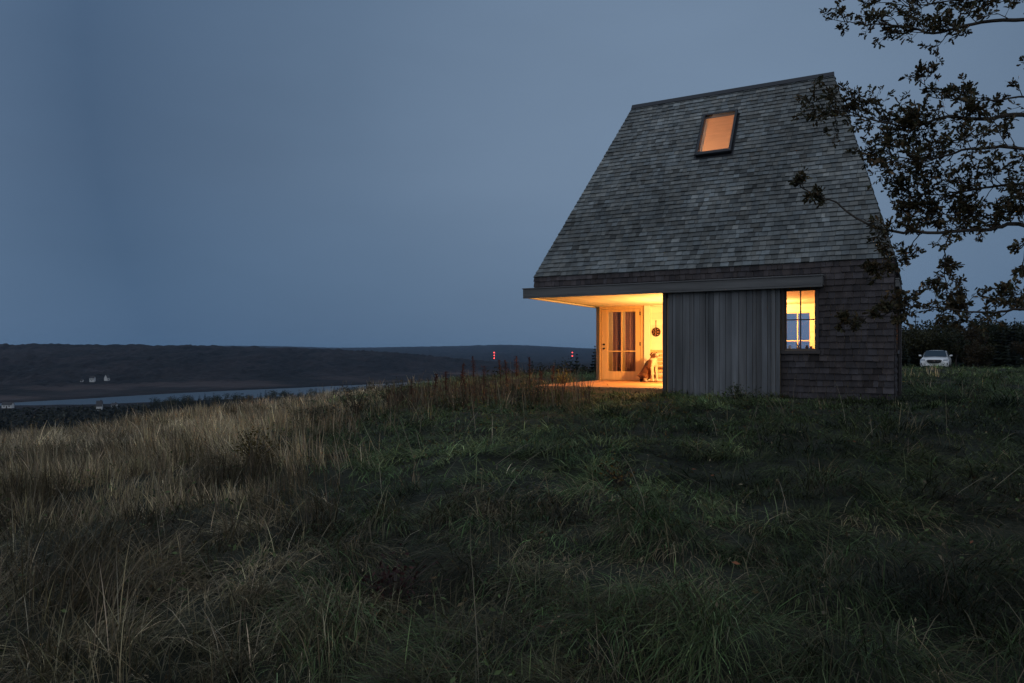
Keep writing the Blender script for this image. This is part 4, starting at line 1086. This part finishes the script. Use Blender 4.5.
# ------------------------------------------------------------------ far buildings
mt['fwall'] = mat('white_clapboard', (.62, .62, .62), .7); mt['froof'] = mat('dark_shingle_roof', (.06, .06, .065), .8)
mt['fglass'] = mat('dark_pane', (.02, .025, .03), .1)
def on_ray(px, py, z0, z1):
    for Z in np.arange(z0, z1, 4.0):
        x_ = (px-CX)/F*Z
        if float(terrain(x_, Z)) >= H+(HY-py)/F*Z: return x_, Z
    return (px-CX)/F*z1, z1
def farhouse(px, py, w, dp, h, rz, label, z0, z1, cat='house', name='farmhouse', tall=0.55):
    x_, Z = on_ray(px, py, z0, z1); g = float(terrain(x_, Z))
    e = empty(name, (x_, Z, g), R(rz), label, cat)
    m = M(); m.box(-w/2, w/2, -dp/2, dp/2, -2, h)
    m.face([(-w/2, -dp/2, h), (-w/2, dp/2, h), (-w/2, 0, h+dp*tall)]); m.face([(w/2, -dp/2, h), (w/2, dp/2, h), (w/2, 0, h+dp*tall)]); m.build('wall', mt['fwall'], e)
    m = M()
    for s in (-1, 1): m.hexa([(-w/2-.3, s*(dp/2+.3), h-.15), (w/2+.3, s*(dp/2+.3), h-.15), (w/2+.3, 0, h+dp*tall+.05), (-w/2-.3, 0, h+dp*tall+.05), (-w/2-.3, s*(dp/2+.3), h+.1), (w/2+.3, s*(dp/2+.3), h+.1), (w/2+.3, 0, h+dp*tall+.3), (-w/2-.3, 0, h+dp*tall+.3)])
    ro = m.build('roof', mt['froof'], e)
    m = M(); m.box(w*.2, w*.2+.6, -.3, .3, h+dp*tall*.7, h+dp*tall+1.0); m.build('chimney', mt['froof'], ro)
    for k in (-1, 1):
        m = M(); m.box(k*w*.26-.45, k*w*.26+.45, -dp/2-.05, -dp/2+.02, h*.4, h*.4+1.3); m.build('window', mt['fglass'], e)
    m = M(); m.box(-.5, .5, -dp/2-.05, -dp/2+.02, 0, 2.1); m.build('door', mt['fglass'], e)
    return e
farhouse(92.5, 381.5, 6.5, 5, 3.6, 8, 'white farmhouse on the far shore, the larger left one of the bright pair', 870, 1900)
farhouse(107, 381.5, 5, 6, 3.4, 70, 'white gabled farmhouse on the far shore, right one of the bright pair', 870, 1900, tall=.8)
farhouse(82, 382.5, 3.5, 3, 1.8, 0, 'small dim shed on the far shore left of the white farmhouses', 870, 1900, 'shed', 'shed')
mt['boat'] = mt['fwall']
farhouse(99.5, 407.5, 4.2, 5, 5.2, 20, 'narrow white gabled house among the trees on the near river bank', 560, 640, tall=.9)
farhouse(114.5, 403.5, 4.5, 3.5, 2.6, 0, 'small white shed by the near river bank trees', 600, 690, 'shed', 'shed')
farhouse(8, 408, 9, 4, 3.0, 0, 'long low white building at the left end of the river bank', 600, 690, 'house', 'house')

# radio masts with red lamps
mt['mast'] = mat('mast_steel', (.12, .12, .13), .5, .4); mt['red'] = emit('red_beacon', (1, .06, .05), 7)
def mast(px, ys, label, top):
    Z = 4300.0; x_ = (px-CX)/F*Z; g = float(terrain(x_, Z)); zt = H+(HY-top)/F*Z
    e = empty('radio_mast', (x_, Z, g), 0, label, 'radio mast', 'radio masts with red lamps')
    m = M(); hh = zt-g
    for k in range(3):
        an = 2*math.pi*k/3; m.tube([(2*math.cos(an), 2*math.sin(an), -1), (.4*math.cos(an), .4*math.sin(an), hh)], .22, 5)
    nlev = 14
    for q in range(nlev):
        z = hh*q/nlev; z2 = hh*(q+1)/nlev; ra_ = 2-1.6*q/nlev; rb_ = 2-1.6*(q+1)/nlev
        for k in range(3):
            a1 = 2*math.pi*k/3; a2 = 2*math.pi*(k+1)/3
            m.tube([(ra_*math.cos(a1), ra_*math.sin(a1), z), (rb_*math.cos(a2), rb_*math.sin(a2), z2)], .12, 4)
    m.build('lattice', mt['mast'], e)
    for yy in ys:
        z = H+(HY-yy)/F*Z-g
        m = M(); m.lathe([(0, -2.6), (2.1, -1.9), (3.3, 0), (2.3, 2.1), (0, 2.9)], (0, -2.3, z), 10); m.build('beacon', mt['red'], e, smooth=True)
mast(494.2, (352.6, 355.4, 358.2), 'radio mast with three stacked red lamps on the blue hill', 351.5)
mast(572.3, (352.6, 356.0), 'radio mast with two red lamps near the pointed spruce', 351.0)

# ------------------------------------------------------------------ parked car
mt['paint'] = mat('white_car_paint', (.80, .81, .83), .3, spec=.5, coat=.6); mt['cglass'] = mat('car_glass', (.03, .045, .06), .06, spec=.6)
mt['black'] = mat('black_plastic', (.015, .015, .017), .5); mt['lampglass'] = mat('headlamp_glass', (.35, .38, .42), .1, spec=.7); mt['chrome'] = mat('chrome', (.6, .6, .62), .2, 1)
mt['tyre'] = mat('tyre_rubber', (.02, .02, .02), .9); mt['plate'] = mat('blank_number_plate', (.55, .55, .5), .5)
CZ = 53.0; cx_ = (936-CX)/F*CZ
car = empty('parked_car', (cx_, CZ, H+(HY-350.2)/F*CZ-1.62*.86), R(-math.degrees(math.atan2(cx_, CZ))-3), 'white parked car facing the camera on the grass at the edge of the wood', 'car')
def loft(secs, name, material, parent, smooth=True):
    m = M(); n = len(secs[0])
    b = 0
    for s in secs: m.v += s
    for i in range(len(secs)-1):
        for k in range(n-1):
            m.f.append((i*n+k, i*n+k+1, (i+1)*n+k+1, (i+1)*n+k)); m.mi.append(0); m.c.append((1, 1, 1))
    m.f.append(tuple(range(n))); m.mi.append(0); m.c.append((1, 1, 1)); m.f.append(tuple((len(secs)-1)*n+k for k in range(n))); m.mi.append(0); m.c.append((1, 1, 1))
    return m.build(name, material, parent, smooth=False, bevel=.02)
def sec(y, hw, zb, zt, crown=.04, tuck=.92):
    return [(-hw*tuck, y, zb), (-hw, y, zb+(zt-zb)*.35), (-hw*.985, y, zb+(zt-zb)*.72), (-hw*.88, y, zt-.03), (-hw*.5, y, zt+crown*.7), (0, y, zt+crown),
            (hw*.5, y, zt+crown*.7), (hw*.88, y, zt-.03), (hw*.985, y, zb+(zt-zb)*.72), (hw, y, zb+(zt-zb)*.35), (hw*tuck, y, zb)]
loft([sec(-2.32, .72, .36, .74), sec(-2.2, .88, .28, .86), sec(-1.9, .935, .24, .97), sec(-1.2, .95, .24, 1.05), sec(-.5, .95, .24, 1.09), sec(1.6, .95, .26, 1.12), sec(2.15, .91, .32, 1.08), sec(2.3, .82, .40, .98)], 'body', mt['paint'], car)
def gh_sec(y, hb, ht, zb, zt): return [(-hb, y, zb), (-(hb*.45+ht*.55), y, zb+(zt-zb)*.6), (-ht, y, zt-.03), (-ht*.6, y, zt+.015), (0, y, zt+.03), (ht*.6, y, zt+.015), (ht, y, zt-.03), (hb*.45+ht*.55, y, zb+(zt-zb)*.6), (hb, y, zb)]
loft([gh_sec(-1.15, .80, .78, 1.03, 1.06), gh_sec(-.35, .84, .64, 1.05, 1.56), gh_sec(.4, .85, .66, 1.06, 1.60), gh_sec(1.4, .84, .64, 1.06, 1.56), gh_sec(2.1, .78, .62, 1.04, 1.15)], 'cabin_shell', mt['paint'], car)
m = M(); m.hexa([(-.76, -1.13, 1.085), (.76, -1.13, 1.085), (.63, -.36, 1.565), (-.63, -.36, 1.565), (-.76, -1.17, 1.10), (.76, -1.17, 1.10), (.63, -.39, 1.59), (-.63, -.39, 1.59)]); m.build('windscreen', mt['cglass'], car)
for s in (-1, 1):
    m = M(); m.hexa([(s*.80, -.7, 1.12), (s*.81, 1.4, 1.12), (s*.70, 1.2, 1.46), (s*.70, -.3, 1.46), (s*.86, -.7, 1.12), (s*.87, 1.4, 1.12), (s*.735, 1.2, 1.48), (s*.735, -.3, 1.48)]); m.build('side_window', mt['cglass'], car)
    m = M(); m.hexa([(s*.56, -2.29, .78), (s*.86, -2.17, .80), (s*.90, -2.02, .89), (s*.60, -2.2, .88), (s*.56, -2.33, .78), (s*.87, -2.22, .80), (s*.91, -2.06, .90), (s*.60, -2.25, .89)]); m.build('headlight', mt['lampglass'], car)
    m = M(); m.hexa([(s*.52, -2.30, .44), (s*.84, -2.18, .44), (s*.86, -2.18, .60), (s*.66, -2.26, .56), (s*.52, -2.35, .44), (s*.85, -2.24, .44), (s*.87, -2.24, .60), (s*.66, -2.33, .56)]); m.build('bumper_vent', mt['black'], car)
    m = M(); m.hexa([(s*.90, -.72, 1.10), (s*1.10, -.68, 1.12), (s*1.10, -.68, 1.26), (s*.93, -.72, 1.24), (s*.90, -.85, 1.11), (s*1.08, -.82, 1.13), (s*1.08, -.82, 1.25), (s*.93, -.85, 1.23)]); m.build('mirror', mt['paint'], car, bevel=.02)
    for yy in (-1.45, 1.40):
        m = M(); m.lathe([(.20, -.11), (.33, -.11), (.36, -.07), (.36, .07), (.33, .11), (.20, .11)], (s*.86, yy, .36), 22, 'x'); w_o = m.build('wheel', mt['tyre'], car, smooth=True)
        m = M(); m.lathe([(0, s*.09), (.07, s*.095), (.20, s*.08), (.22, s*.11), (.23, s*.10), (.23, -s*.1)], (s*.86, yy, .36), 18, 'x'); m.build('rim', mt['chrome'], w_o)
m = M(); pts = [(-.50, .80), (-.40, .62), (-.2, .56), (.2, .56), (.40, .62), (.50, .80), (.36, .85), (-.36, .85)]
for k in range(len(pts)):
    p0, p1 = pts[k], pts[(k+1) % len(pts)]; m.face([(p0[0], -2.365, p0[1]), (p1[0], -2.365, p1[1]), (p1[0], -2.25, p1[1]), (p0[0], -2.25, p0[1])])
m.face([(p0[0], -2.365, p0[1]) for p0 in pts]); gr = m.build('grille', mt['black'], car)
m = M(); m.box(-.40, .40, -2.375, -2.366, .735, .75); m.lathe([(0, -2.385), (.05, -2.384), (.055, -2.37), (0, -2.367)], (0, 0, .74), 14, 'y'); m.build('badge_bar', mt['chrome'], gr)
m = M(); m.box(-.5, .5, -2.37, -2.25, .36, .43); m.build('bumper_lip', mt['paint'], car)
m = M(); m.box(-.16, .16, -2.385, -2.372, .46, .535); m.build('number_plate', mt['plate'], car)
for s in (-1, 1):
    m = M(); m.tube([(s*.3-.25, -1.18, 1.09), (s*.3+.2, -1.10, 1.145)], .008, 4); m.build('wiper', mt['black'], car)
car.scale = (.94, .94, .86)
